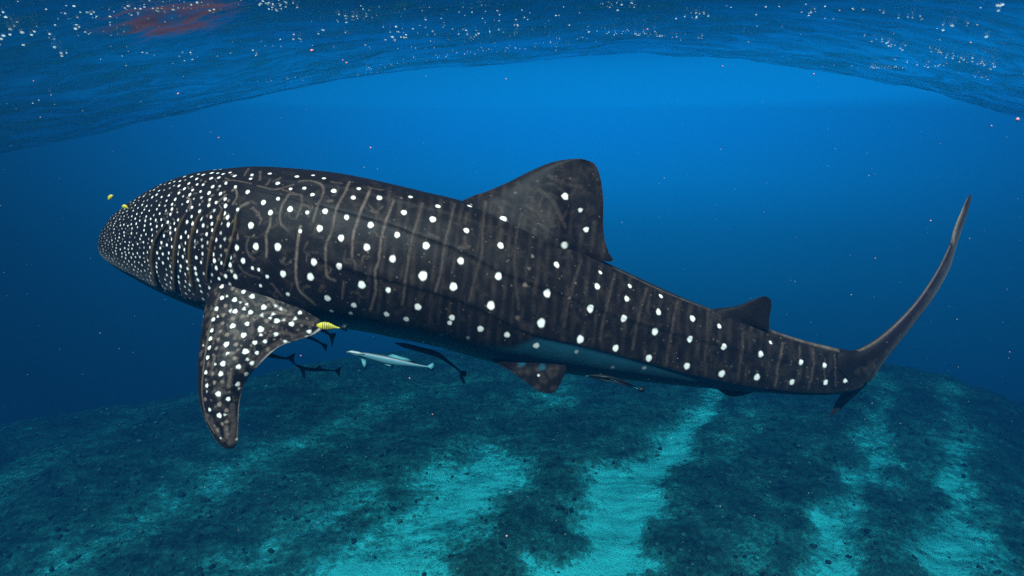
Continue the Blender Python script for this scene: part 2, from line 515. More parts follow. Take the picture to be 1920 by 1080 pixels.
# stations defined by pairs of x on top / bottom curve
pairs = [(0.0, 184, 184), (0.02, 185.5, 184.5), (0.05, 196, 192), (0.10, 235, 222), (0.16, 290, 265), (0.24, 372, 345), (0.32, 470, 445), (0.42, 600, 575), (0.54, 770, 730), (0.66, 950, 895),
         (0.76, 1125, 1065), (0.85, 1290, 1240), (0.92, 1430, 1400), (0.97, 1560, 1550), (0.99, 1615, 1610), (1.0, 1636, 1636)]
pu = np.array([p[0] for p in pairs])
U = np.linspace(0, 1, NU)
U = np.clip(U, 0, 1)
from math import pi


def curve_at(C, xq):
    mono = np.maximum.accumulate(C[:, 0] + np.arange(len(C)) * 1e-6)
    return np.stack([np.interp(xq, mono, C[:, 0]), np.interp(xq, mono, C[:, 1])], 1)


def pchip(xq, x, y):
    h = np.diff(x); dl = np.diff(y) / h
    dd = np.zeros(len(x)); dd[0] = dl[0]; dd[-1] = dl[-1]
    for k in range(1, len(x) - 1):
        if dl[k - 1] * dl[k] > 0:
            w1 = 2 * h[k] + h[k - 1]; w2 = h[k] + 2 * h[k - 1]
            dd[k] = (w1 + w2) / (w1 / dl[k - 1] + w2 / dl[k])
    i = np.clip(np.searchsorted(x, xq) - 1, 0, len(x) - 2)
    s = (xq - x[i]) / h[i]
    return (y[i] * (1 + 2 * s) * (1 - s) ** 2 + h[i] * dd[i] * s * (1 - s) ** 2 + y[i + 1] * s * s * (3 - 2 * s) + h[i] * dd[i + 1] * s * s * (s - 1))


tX = pchip(U, pu, np.array([p[1] for p in pairs], float)); bX = pchip(U, pu, np.array([p[2] for p in pairs], float))
TP = curve_at(Tc, tX); BP = curve_at(Bc, bX)
# the very nose: sample by blending arclength so the blunt snout closes
CEN = 0.5 * (TP + BP)
HALF = 0.5 * (TP - BP)
dep = depth_at(CEN[:, 0])
halflen = np.linalg.norm(HALF, axis=1) / F * dep
Cw = W(np.column_stack([CEN, dep]))
Tw = W(np.column_stack([TP, dep]))
upv = Tw - Cw                          # up half-axis in the world
upn = upv / np.maximum(np.linalg.norm(upv, axis=1, keepdims=True), 1e-9)
tan = np.gradient(Cw, axis=0)
k = 25
pad = np.pad(tan, ((k, k), (0, 0)), mode='edge')
tan = np.stack([np.convolve(pad[:, a], np.ones(2 * k + 1) / (2 * k + 1), mode='valid') for a in range(3)], 1)
tan /= np.linalg.norm(tan, axis=1, keepdims=True)
toward = -Cw / np.linalg.norm(Cw, axis=1, keepdims=True)
# smoothing of directions
upn_s = np.stack([np.convolve(np.pad(upn[:, a], 30, mode='edge'), np.ones(61) / 61, mode='valid') for a in range(3)], 1)
ratio = np.interp(U, [0, 0.08, 0.2, 0.4, 0.6, 0.8, 0.9, 0.97, 1.0], [1.35, 1.30, 1.15, 1.02, 0.95, 0.80, 0.72, 0.60, 0.45])
NN, NF = 250, 80
th = np.concatenate([np.linspace(0, pi, NN), pi + np.linspace(0, pi, NF + 2)[1:-1]])   # 0 = top outline, pi/2 faces the camera
NV = len(th)
cs, sn = np.cos(th), np.sin(th)
# slightly squared section
ex = 0.94
cs2 = np.sign(cs) * np.abs(cs) ** ex; sn2 = np.sign(sn) * np.abs(sn) ** ex
P = Cw[:, None, :] + upv[:, None, :] * cs2[None, :, None] + (toward * (halflen * ratio)[:, None])[:, None, :] * sn2[None, :, None]
MID = math.radians(16)                 # the dorsal midline leans a little toward the camera


class Patch:
    """surface seen from the camera side, with colour masks painted on it at points of the photo"""
    def __init__(self, P, nj=None):
        self.P = P
        self.n = P.shape[:2]
        self.px, self.py = proj(P)
        self.spot = np.zeros(self.n); self.line = np.zeros(self.n); self.pale = np.zeros(self.n); self.rim = np.zeros(self.n); self.h = np.zeros(self.n)
        self.cpx = self.px[::4, ::4]; self.cpy = self.py[::4, ::4]

    def locate(self, x, y):
        q = (self.cpx - x) ** 2 + (self.cpy - y) ** 2
        a, b = np.unravel_index(np.argmin(q), q.shape)
        a *= 4; b *= 4
        a0, a1 = max(a - 6, 0), min(a + 7, self.n[0]); b0, b1 = max(b - 6, 0), min(b + 7, self.n[1])
        q = (self.px[a0:a1, b0:b1] - x) ** 2 + (self.py[a0:a1, b0:b1] - y) ** 2
        c, d = np.unravel_index(np.argmin(q), q.shape)
        return a0 + c, b0 + d, q[c, d] ** 0.5

    def dab(self, field, x, y, r, s=1.0, soft=0.18, wob=0.0, mode='max', stretch=1.0):
        a, b, err = self.locate(x, y)
        if err > 6: return
        c = self.P[a, b]
        rad = r * (c @ FWD) / F
        a0, a1 = max(a - 70, 0), min(a + 71, self.n[0]); b0, b1 = max(b - 70, 0), min(b + 71, self.n[1])
        D = self.P[a0:a1, b0:b1] - c
        if stretch != 1.0:
            # longer down the flank than along it
            v = D @ UP; u2 = (D ** 2).sum(-1) - v * v
            dist = np.sqrt(u2 + (v / stretch) ** 2)
        else:
            dist = np.sqrt((D ** 2).sum(-1))
        if wob:
            ang = np.arctan2(D @ UP, D @ RIGHT)
            ph = rng.uniform(0, 6.28, 3)
            dist = dist * (1 + wob * (np.sin(3 * ang + ph[0]) + 0.7 * np.sin(5 * ang + ph[1]) + 0.5 * np.sin(2 * ang + ph[2])))
        v = s * (1 - smoothstep(rad * (1 - soft), rad * (1 + soft), dist))
        f = getattr(self, field)
        if mode == 'max': f[a0:a1, b0:b1] = np.maximum(f[a0:a1, b0:b1], v)
        else: f[a0:a1, b0:b1] += v

    def stroke(self, field, pts, wpx, s=0.5, soft=0.7, breakup=0.35, step=1.2):
        P2 = np.asarray(pts, float)
        L = np.linalg.norm(np.diff(P2, axis=0), axis=1).sum()
        C = spline(P2, max(int(L / step), 2))
        ph = rng.uniform(0, 100)
        for kq, (x, y) in enumerate(C):
            q = 1 - breakup * (0.5 + 0.5 * math.sin(kq * 0.21 + ph) * math.cos(kq * 0.083 + 2 * ph))
            jx = 0.15 * math.sin(kq * 0.35 + ph)
            self.dab(field, x + jx, y, wpx, s * q, soft)


near = Patch(P[:, :NN])

# ---- fold lines (ridges) along the flank: real relief
def ridge(pts, height, width):
    pts = spline(pts, 240)
    px, py = near.px, near.py
    yq = np.interp(px, pts[:, 0], pts[:, 1])
    inside = smoothstep(pts[0, 0], pts[0, 0] + 60, px) * (1 - smoothstep(pts[-1, 0] - 60, pts[-1, 0], px))
    d = py - yq
    prof = np.where(d < 0, np.exp(-(d / (width * 2.6)) ** 2), np.exp(-(d / (width * 0.8)) ** 2))
    return height * prof * inside


disp = np.zeros(near.n)
disp += ridge([(330, 338), (430, 343), (600, 384), (726, 417), (776, 436), (870, 471), (940, 508), (1040, 545), (1150, 588), (1300, 632), (1460, 672), (1600, 692)], 0.009, 6)
disp += ridge([(560, 470), (663, 506), (757, 530), (826, 550), (902, 578), (990, 621), (1100, 648), (1200, 674), (1300, 701), (1400, 722), (1500, 733)], 0.009, 6)
disp += ridge([(430, 318), (520, 335), (640, 350), (760, 378), (860, 403), (960, 440), (1060, 480)], 0.007, 5)

gills = [
    [(314, 418), (300, 438), (290, 458), (286, 482), (287, 502), (294, 527), (306, 548)],
    [(350, 398), (340, 420), (333, 442), (329, 470), (328, 500), (330, 532), (337, 552)],
    [(383, 393), (371, 412), (363, 436), (358, 460), (357, 488), (359, 518), (366, 546)],
    [(418, 390), (413, 410), (405, 432), (398, 456), (393, 488), (390, 515), (391, 534)],
    [(445, 396), (443, 425), (436, 452), (429, 478), (420, 512)],
]
for g in gills:
    C = spline(g, 140)
    near_mask = (near.px > C[:, 0].min() - 26) & (near.px < C[:, 0].max() + 26)
    order = np.argsort(C[:, 1])
    xq = np.interp(near.py, C[order, 1], C[order, 0])
    d = near.px - xq
    endf = smoothstep(C[0, 1] - 3, C[0, 1] + 18, near.py) * (1 - smoothstep(C[-1, 1] - 14, C[-1, 1] + 3, near.py)) * near_mask
    disp -= 0.030 * np.exp(-((d - 1.5) / 1.7) ** 2) * endf
    disp += 0.010 * np.where(d < 0, np.exp(-((d + 2) / 9.0) ** 2), np.exp(-((d + 2) / 2.0) ** 2)) * endf
    near.rim = np.maximum(near.rim, np.exp(-((d + 1.3) / 1.3) ** 2) * endf * 0.55)
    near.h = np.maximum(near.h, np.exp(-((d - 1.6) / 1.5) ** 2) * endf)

# ---- countershading edge
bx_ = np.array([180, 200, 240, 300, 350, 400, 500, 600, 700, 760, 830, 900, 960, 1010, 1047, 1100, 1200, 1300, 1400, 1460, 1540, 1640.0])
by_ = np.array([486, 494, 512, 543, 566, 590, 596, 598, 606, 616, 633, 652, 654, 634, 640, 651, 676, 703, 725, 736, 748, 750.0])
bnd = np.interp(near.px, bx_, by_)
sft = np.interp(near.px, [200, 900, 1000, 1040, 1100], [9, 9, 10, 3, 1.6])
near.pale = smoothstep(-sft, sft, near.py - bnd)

# ---- big spots
S = """432,324,3 441,331,3.6 473,329,3 470,336,3 506,327,3.6 521,344,4 557,332,4 587,329,3.2 608,335,3.6 571,353,3.6 586,366,3.8 545,355,3
626,358,5 673,355,3.8 663,370,4.4 711,371,5 464,360,4 494,379,4.6 521,372,3.4 507,399,4.6 544,392,5.2 576,398,3.6 609,397,5 650,408,4.6 599,428,5.8
563,433,3.4 639,447,5.6 695,421,5.6 688,464,6 470,422,5.6 480,463,5.6 521,463,6.4 444,465,4.6 427,408,4 428,421,4 442,351,3 446,392,3.2 456,490,4.6 431,497,4.2
473,502,3 485,505,3 501,519,3.4 531,514,5.8 540,551,3.8 622,584,4 658,588,4 441,519,4.6 489,535,3 589,491,6 582,519,6.6 636,499,5.6 614,559,6 663,573,5.4 678,535,7
736,486,6 728,543,5 725,589,5.4 762,598,5.4 784,575,6.4 793,517,8 799,461,6.4 745,440,5.2 757,398,5.4 770,370,4.2 812,411,6.2 821,388,5 874,432,5.2 880,386,4.6
864,489,6 850,538,7 847,595,5.6 843,606,4.6 901,617,6 920,573,7.2 935,518,6.4 939,461,6 944,411,5.8 950,628,5.6 1006,648,6 1015,606,8 1026,550,7 1044,497,5.6 1058,459,6.6
1126,511,3.6 1119,537,5.6 1106,579,6.6 1088,636,7 1154,652,6 1168,597,6 1176,560,5 1181,536,4 1239,555,4 1234,585,5.4 1228,622,6.4 1216,671,6.4 1288,686,6.2 1293,636,5.6
1299,597,5.6 1348,611,4.2 1356,650,5.6 1352,700,6.6 1418,707,6.2 1426,664,5.6 1444,642,3 1484,716,5.6 1500,679,4.8 1546,685,4.4 1547,717,5 1583,699,3.8 1585,714,4.2 1611,705,3.4 1626,707,3.6
828,628,4 878,634,4 1148,689,4 1208,690,4.4 1081,660,4"""
for q in S.split():
    x, y, r = map(float, q.split(','))
    s = 1.0
    if (x, y) in ((828, 628), (878, 634), (1148, 689), (1208, 690), (1081, 660)): s = 0.35
    near.dab('spot', x, y, r * 0.93, s, 0.22, 0.045, stretch=1.12)
for q in "966,361,3,.4 985,534,4,.55 999,480,3,.6 992,503,3,.4 1078,531,2.4,.5 1067,559,2.8,.6 970,596,4,.35 999,445,3,.3 1019,419,3,.25 672,478,1.8,.5 752,373,3,.4 443,383,2,.4 1258,640,1.6,.4 1166,617,2,.3".split():
    x, y, r, s = map(float, q.split(','))
    near.dab('line', x, y, r, s * 1.3, 0.6, 0.15)

# ---- the crowd of small spots on the head and over the gills
def spacing(x, y):
    return float(np.interp(x, [184, 210, 250, 300, 350, 420, 450], [4.4, 5.8, 7.9, 10.4, 12.4, 15.5, 18]))


pts = []
big_xy = np.array([[float(v) for v in q.split(',')[:2]] for q in S.split()])
tries = 0
while tries < 34000:
    tries += 1
    x = 184 + 256 * rng.random() ** 1.3; y = rng.uniform(314, 592)
    a, b, e = near.locate(x, y)
    if e > 2.0: continue
    # foreshortening at the outline lets the spots crowd there
    nrm = math.sin(th[b])
    s = spacing(x, y) * (0.42 + 0.58 * nrm)
    if x > 425 and (y < 480): continue
    if min((near.py[a, 0] - y) ** 2, 1e9) < 0: continue
    ok = True
    if len(pts):
        A = np.array(pts)
        dx = A[:, 0] - x; dy = (A[:, 1] - y) / (0.85)
        if (dx * dx + dy * dy < (0.5 * (s + A[:, 2])) ** 2).any(): ok = False
    if ok and ((big_xy[:, 0] - x) ** 2 + (big_xy[:, 1] - y) ** 2 < 110).any(): ok = False
    if ok:
        for g in gills:
            C = np.array(g)
            if C[:, 1].min() < y < C[:, 1].max() and abs(np.interp(y, C[:, 1], C[:, 0]) - x) < 4: ok = False
    if ok: pts.append((x, y, s))
for (x, y, s) in pts:
    base = spacing(x, y)
    strong = rng.random() < 0.80
    if strong:
        near.dab('spot', x, y, base * rng.uniform(0.165, 0.24), 1.0, 0.22, 0.05, stretch=1.15)
    else:
        near.dab('spot', x, y, base * rng.uniform(0.13, 0.19), 0.55, 0.4, 0.1)
A = np.array(pts)
for _ in range(420):               # dim flecks between them
    x = 190 + 250 * rng.random() ** 1.2; y = rng.uniform(320, 585)
    a, b, e = near.locate(x, y)
    if e > 2: continue
    if (((A[:, 0] - x) ** 2 + (A[:, 1] - y) ** 2) < (0.42 * spacing(x, y)) ** 2).any(): continue
    L = spacing(x, y) * 0.22
    if rng.random() < 0.35 and x > 260:
        ang = rng.uniform(-1.2, 1.2)
        near.stroke('line', [(x, y), (x + L * 2.2 * math.cos(ang), y - L * 2.2 * math.sin(ang))], 1.4, 0.55)
    else:
        near.dab('line', x, y, L * 0.8, 0.65, 0.6)

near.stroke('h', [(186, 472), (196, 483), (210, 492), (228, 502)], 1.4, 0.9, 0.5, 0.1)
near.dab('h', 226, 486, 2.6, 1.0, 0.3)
# ---- pale lines of the pattern
LN = [
    ([(563, 425), (559, 450), (556, 480), (555, 520), (562, 545), (578, 560), (592, 572)], 2.6, .75),
    ([(507, 408), (506, 422), (499, 440), (500, 460), (499, 482)], 2.4, .6),
    ([(543, 366), (531, 381), (525, 400), (527, 420), (541, 432)], 2.2, .42),
    ([(543, 365), (566, 369), (564, 388), (557, 407)], 2.2, .35),
    ([(562, 341), (585, 341), (605, 350), (604, 371), (595, 388), (587, 415)], 2.4, .42),
    ([(656, 341), (647, 361), (637, 379), (628, 402), (623, 431), (612, 457), (611, 480), (613, 516), (628, 526)], 2.4, .5),
    ([(695, 355), (680, 388), (670, 416), (662, 442), (660, 480)], 2.6, .58),
    ([(738, 376), (726, 409), (716, 442), (710, 489), (704, 508), (704, 545), (694, 583)], 2.6, .5),
    ([(792, 382), (779, 426), (770, 457), (762, 514), (754, 571)], 2.8, .40),
    ([(852, 382), (842, 426), (834, 457), (827, 508), (817, 545)], 2.8, .36),
    ([(910, 379), (905, 426), (904, 473), (896, 501), (880, 564)], 3.0, .26),
    ([(979, 400), (968, 442), (965, 505), (973, 580)], 3.0, .2),
    ([(1090, 487), (1077, 527), (1063, 580), (1057, 613)], 3.2, .24),
    ([(1153, 513), (1140, 563), (1130, 607), (1125, 640)], 3.4, .27),
    ([(1213, 540), (1200, 580), (1193, 613), (1186, 655)], 3.4, .27),
    ([(1271, 564), (1262, 603), (1253, 655), (1248, 684)], 3.4, .3),
    ([(1328, 582), (1326, 629), (1320, 690)], 3.4, .22),
    ([(1393, 624), (1390, 665), (1383, 712)], 3.4, .28),
    ([(1468, 644), (1460, 681), (1453, 725)], 3.0, .5),
    ([(1525, 657), (1524, 696), (1515, 730)], 2.6, .5),
    ([(1499, 648), (1499, 672)], 2.0, .4), ([(1546, 672), (1546, 712)], 1.8, .35), ([(1565, 665), (1567, 724)], 2.0, .35), ([(1599, 686), (1598, 719)], 1.8, .35),
    ([(1575, 672), (1588, 682)], 2.6, .5), ([(1480, 712), (1476, 728)], 2, .3),
    ([(420, 342), (440, 340), (472, 346)], 1.4, .5), ([(484, 350), (497, 353), (514, 357), (530, 353), (551, 346)], 1.7, .45),
    ([(530, 357), (548, 362), (566, 367)], 1.6, .35),
    ([(442, 352), (444, 369), (436, 383)], 2.0, .6), ([(465, 380), (452, 387), (445, 393)], 2.6, .6), ([(474, 390), (486, 401)], 2.2, .4),
    ([(466, 445), (462, 462), (467, 478), (478, 486)], 2.0, .3), ([(460, 444), (482, 446)], 1.8, .25),
    ([(448, 498), (458, 510), (472, 517), (487, 521)], 1.8, .34), ([(511, 533), (520, 545), (530, 556)], 1.8, .35),
    ([(467, 316), (458, 330)], 1.6, .55), ([(489, 322), (487, 338)], 2.0, .45), ([(353, 370), (358, 380), (356, 393)], 2.0, .7), ([(392, 372), (393, 385)], 2.2, .75), ([(424, 365), (407, 380)], 1.9, .7),
    ([(443, 430), (446, 447)], 2.4, .7), ([(527, 335), (512, 341)], 2.2, .3), ([(506, 338), (500, 348)], 2.2, .35), ([(640, 345), (622, 343)], 3, .25), ([(690, 352), (716, 357)], 3.2, .3),
    ([(600, 545), (606, 536)], 4, .25), ([(645, 528), (641, 560)], 2.6, .3), ([(533, 484), (530, 490)], 3, .4), ([(615, 378), (622, 377)], 4, .35), ([(697, 396), (708, 400)], 3.6, .35),
    ([(805, 440), (820, 447)], 4, .22), ([(860, 466), (878, 463)], 4, .3), ([(876, 400), (872, 420)], 4, .16), ([(940, 430), (938, 448)], 5, .16), ([(872, 445), (872, 460)], 4, .2),
]
for k_, (p_, w_, s_) in enumerate(LN):
    near.stroke('line', p_, w_ * 0.9, s_ * (0.72 if 8 <= k_ < 23 else 0.95), 0.97, 0.35)

# fainter bars and a broken grid over the rear flank
for x in np.arange(700, 1560, 19.0):
    yt = np.interp(x, [p_[0] for p_ in top_pts], [p_[1] for p_ in top_pts]) + 8
    yb = np.interp(x, bx_, by_) - 6
    sl = 26 * (yb - yt) / 250
    n_ = 7
    ys_ = np.linspace(yt, yb, n_)
    near.stroke('line', [(x + sl * (0.5 - k_ / (n_ - 1)) + rng.uniform(-3, 3), y_) for k_, y_ in enumerate(ys_)], rng.uniform(3, 5), rng.uniform(.07, .16), 0.95, 0.95, 2.0)
for _ in range(420):
    x = rng.uniform(440, 1560); yt = np.interp(x, [p_[0] for p_ in top_pts], [p_[1] for p_ in top_pts]); yb = np.interp(x, bx_, by_)
    near.dab('line', x, rng.uniform(yt + 4, yb - 3), rng.uniform(3, 9), rng.uniform(.02, .09), 0.95, 0.3)
for _ in range(260):
    x = rng.uniform(440, 1600); yt = np.interp(x, [p_[0] for p_ in top_pts], [p_[1] for p_ in top_pts]); yb = np.interp(x, bx_, by_)
    near.dab('line', x, rng.uniform(yt + 4, yb + 3), rng.uniform(0.9, 1.5), rng.uniform(.3, .8), 0.6)
# labyrinth on the shoulder
for _ in range(46):
    x = rng.uniform(452, 720); y = rng.uniform(335, 570)
    if ((big_xy[:, 0] - x) ** 2 + (big_xy[:, 1] - y) ** 2 < 170).any(): continue
    a_ = rng.uniform(0, 6.28); L_ = rng.uniform(8, 16)
    near.stroke('line', [(x, y), (x + L_ * math.cos(a_), y + L_ * math.sin(a_)), (x + L_ * 1.7 * math.cos(a_ + .7), y + L_ * 1.7 * math.sin(a_ + .7))], 1.9, rng.uniform(.15, .32), 0.95, 0.7)
# top light along the back ridge, painted into the skin as pale strokes
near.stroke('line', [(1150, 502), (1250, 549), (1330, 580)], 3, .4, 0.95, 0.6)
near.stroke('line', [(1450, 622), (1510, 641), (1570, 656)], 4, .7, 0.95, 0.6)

# displace along normals, near side and its mirror on the far side
mirror = np.zeros(NV, int)
mvalid = np.ones(NV, bool)
for j in range(NN, NV):
    thm = 2 * MID - (th[j] - 2 * pi)       # angle mirrored about the dorsal midline
    if thm > pi: thm = pi
    mirror[j] = int(round(thm / pi * (NN - 1)))


def full(f):
    g = np.zeros((NU, NV)); g[:, :NN] = f; g[:, NN:] = f[:, mirror[NN:]]
    return g


fade = np.interp(np.arange(NN), [0, 12], [0, 1])[None, :] * 1.0
D = full(disp * fade * np.clip(halflen / 0.3, 0, 1)[:, None])
dPu = np.gradient(P, axis=0); dPv = np.roll(P, -1, axis=1) - np.roll(P, 1, axis=1)
nor = np.cross(dPv, dPu); nor /= np.maximum(np.linalg.norm(nor, axis=-1, keepdims=True), 1e-9)
if (nor[:, NN // 2] @ FWD).mean() > 0: nor = -nor
P = P + nor * D[..., None]

Vs = [P.reshape(-1, 3)]; Fs = [grid_faces(NU, NV, True)]
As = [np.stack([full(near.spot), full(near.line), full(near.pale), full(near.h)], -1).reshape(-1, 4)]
Rs = [full(near.rim).ravel()]
# make sure windings face outwards
f0 = Fs[0][(NU // 2) * NV + NN // 2]
v0 = Vs[0][f0]; nn = np.cross(v0[1] - v0[0], v0[2] - v0[0])
if nn @ FWD > 0: Fs[0] = Fs[0][:, ::-1]
# close the two ends
nvtot = NU * NV
for end in (0, NU - 1):
    c = P[end].mean(0)
    Vs.append(c[None]); As.append(np.zeros((1, 4))); Rs.append(np.zeros(1))
    ring = end * NV + np.arange(NV)
    Fs.append(np.stack([ring, np.roll(ring, -1), np.full(NV, nvtot), np.full(NV, nvtot)], -1)[:, [0, 1, 2, 2]])
    nvtot += 1
TRI_ENDS = [Fs.pop(), Fs.pop()]


def body_front_depth(x, y):
    a, b, e = near.locate(x, y)
    return float(near.P[a, b] @ FWD)


def fin(L, T, nu, nv, dL, dT, thick, root=None, paint=None, edge_bias=0.35, bulge=0.0, camber=None, mirror_plane=None, flare=None):
    """a blade between leading edge L and trailing edge T (photo points), root first, tip last; dL/dT distances along them"""
    global nvtot
    Lc = spline(L, nu); Tc_ = spline(T, nu)
    u = np.linspace(0, 1, nu); s = np.linspace(0, 1, nv)
    G = Lc[:, None, :] * (1 - s)[None, :, None] + Tc_[:, None, :] * s[None, :, None]
    if root is not None:
        Rc = spline(root, nv)
        lin = Lc[0] * (1 - s)[:, None] + Tc_[0] * s[:, None]
        fall = ((1 - u) ** 1.6)[:, None, None]
        G = G + (Rc - lin)[None] * fall
    dl = np.interp(u, np.linspace(0, 1, len(dL)), dL); dt = np.interp(u, np.linspace(0, 1, len(dT)), dT)
    Dp = dl[:, None] * (1 - s)[None] + dt[:, None] * s[None]
    if camber is not None: Dp = Dp + camber * np.sin(pi * s)[None, :] * np.sin(pi * np.clip(u * 0.9 + 0.05, 0, 1))[:, None]
    M = W(np.concatenate([G, Dp[..., None]], -1))
    du = np.gradient(M, axis=0); dv = np.gradient(M, axis=1)
    nr = np.cross(du, dv); ln_ = np.linalg.norm(nr, axis=-1, keepdims=True)
    nr = nr / np.maximum(ln_, 1e-9)
    if (nr[nu // 3, nv // 2] @ FWD) > 0: nr = -nr
    for _ in range(4):
        nr[1:-1] = (nr[:-2] + nr[1:-1] * 2 + nr[2:]) / 4
        nr[-1] = nr[-2]
    nr /= np.maximum(np.linalg.norm(nr, axis=-1, keepdims=True), 1e-9)
    prof = (s ** 0.45) * (1 - s) ** 0.8 * 2.3
    tk = np.interp(u, np.linspace(0, 1, len(thick)), thick)
    tipr = np.sqrt(np.clip(1 - u ** 6, 0, 1))
    H = tk[:, None] * tipr[:, None] * prof[None, :] * 0.5 + 0.0008
    if flare is not None:
        H = np.maximum(H, flare(G[..., 0], G[..., 1]) * (1 - np.exp(-s * 14))[None, :])
    Fp = M + nr * H[..., None]; Bp = M - nr * H[..., None]
    pt = Patch(Fp)
    if paint: paint(pt, u, s)
    A_ = np.stack([pt.spot, pt.line, pt.pale, pt.h], -1).reshape(-1, 4)
    n = nu * nv
    f1 = grid_faces(nu, nv, off=nvtot)
    q = f1[(nu // 3) * (nv - 1) + nv // 2] - nvtot
    vv = Fp.reshape(-1, 3)[q]
    nn = np.cross(vv[1] - vv[0], vv[2] - vv[0])
    flip = nn @ nr[nu // 3, nv // 2] < 0
    if flip: f1 = f1[:, ::-1]
    f2 = grid_faces(nu, nv, off=nvtot + n, flip=not flip)
    # stitch the rims
    def stitch(idx):
        a = idx[:-1] + nvtot; b = idx[1:] + nvtot
        return np.stack([a, b, b + n, a + n], -1)
    e1 = stitch(np.arange(nu) * nv); e2 = stitch(np.arange(nu) * nv + nv - 1); e3 = stitch((nu - 1) * nv + np.arange(nv))
    if mirror_plane is None:
        Vs.append(Fp.reshape(-1, 3)); Vs.append(Bp.reshape(-1, 3))
    else:
        c0, nrm0 = mirror_plane
        for Q in (Fp, Bp):
            Q = Q.reshape(-1, 3)
            Vs.append(Q - 2 * ((Q - c0) @ nrm0)[:, None] * nrm0)
    As.append(A_); As.append(A_); Rs.append(pt.rim.ravel()); Rs.append(pt.rim.ravel())
    Fs.extend([f1, f2, e1, e2, e3])
    nvtot += 2 * n


# first dorsal fin
def paint_dorsal(p, u, s):
    for q in "1059,368,6.2,1 1088,394,4,.6 1099,431,4.8,.8 1058,459,6.4,1 944,411,5.6,1 966,361,2.6,.4 1008,339,2.4,.3".split():
        x, y, r, k = map(float, q.split(','))
        p.dab('spot' if k > 0.5 else 'line', x, y, r, k, 0.2, 0.08)
    for x, y, r in ((1006, 387, 9), (1035, 410, 8), (1080, 337, 7), (1095, 361, 6), (1060, 325, 8), (1020, 425, 6), (1045, 395, 6), (999, 445, 4)):
        p.dab('line', x, y, r, 0.09, 0.95, 0.3)
    p.stroke('line', [(1010, 355), (1035, 375), (1048, 400), (1060, 425)], 4, .16)
    p.stroke('line', [(985, 385), (1010, 400), (1025, 430)], 4, .14)
    p.stroke('line', [(1030, 330), (1062, 345), (1090, 350)], 4, .14)


def mottle(p):
    for _ in range(170):
        p.dab('line', rng.uniform(850, 1145), rng.uniform(300, 520), rng.uniform(3, 9), rng.uniform(.02, .09), 0.95, 0.3)
    for _ in range(70):
        p.dab('line', rng.uniform(850, 1145), rng.uniform(300, 520), rng.uniform(0.9, 1.5), rng.uniform(.3, .7), 0.6)
    for x in np.arange(872, 1130, 21.0):
        yo = np.interp(x, [p_[0] for p_ in top_pts], [p_[1] for p_ in top_pts])
        p.stroke('line', [(x, yo + 40), (x + 5, yo), (x + 12, yo - 60)], 4, rng.uniform(.08, .16), .95, .9, 2.0)
    for c_ in ((1030, 385, 18), (1030, 385, 34), (1065, 350, 14)):
        a_ = np.linspace(0.3, 5.6, 9)
        p.stroke('line', [(c_[0] + c_[2] * math.cos(q_), c_[1] + 1.2 * c_[2] * math.sin(q_)) for q_ in a_], 2.6, .16, .95, .8)


def dorsal_flare(x, y):
    yo = np.interp(x, [p_[0] for p_ in top_pts], [p_[1] for p_ in top_pts])
    h = yo - y
    return np.interp(h, [-60, -20, 0, 10, 20, 40, 80, 120, 200], [.25, .205, .175, .148, .125, .095, .06, .04, .02]) * smoothstep(835, 900, x) * (1 - smoothstep(1035, 1100, x))


def paint_all(p):
    for q in S.split():
        x, y, r = map(float, q.split(','))
        p.dab('spot', x, y, r * 1.04, 1.0, 0.14, 0.05)
    for p_, w_, s_ in LN[:28]:
        p.stroke('line', p_, w_ * 0.9, s_ * 0.95, 0.9, 0.6)


fin([(846, 425), (858, 385), (885, 368), (912, 359), (950, 343), (1000, 318), (1040, 303), (1075, 298), (1098, 300)],
    [(1050, 540), (1066, 478), (1110, 486), (1148, 490), (1141, 472), (1134, 450), (1131, 420), (1131, 375), (1126, 335), (1116, 309), (1098, 300)],
    190, 150, [4.0, 3.95, 3.93, 3.93], [4.02, 3.97, 3.96, 3.96], [0.16, 0.13, 0.10, 0.09, 0.08, 0.07, 0.06, 0.045, 0.035, 0.03, 0.025],
    root=[(846, 425), (905, 460), (985, 505), (1050, 540)], paint=lambda p, u, s: (paint_dorsal(p, u, s), paint_all(p), mottle(p)), flare=dorsal_flare)
# second dorsal fin
fin([(1310, 590), (1345, 579), (1380, 574), (1412, 562), (1426, 557), (1437, 556)],
    [(1400, 640), (1412, 617), (1440, 619), (1442, 600), (1446, 575), (1445, 562), (1437, 556)],
    50, 40, [4.28, 4.26, 4.28], [4.33, 4.31, 4.31], [0.16, 0.07, 0.03, 0.015])


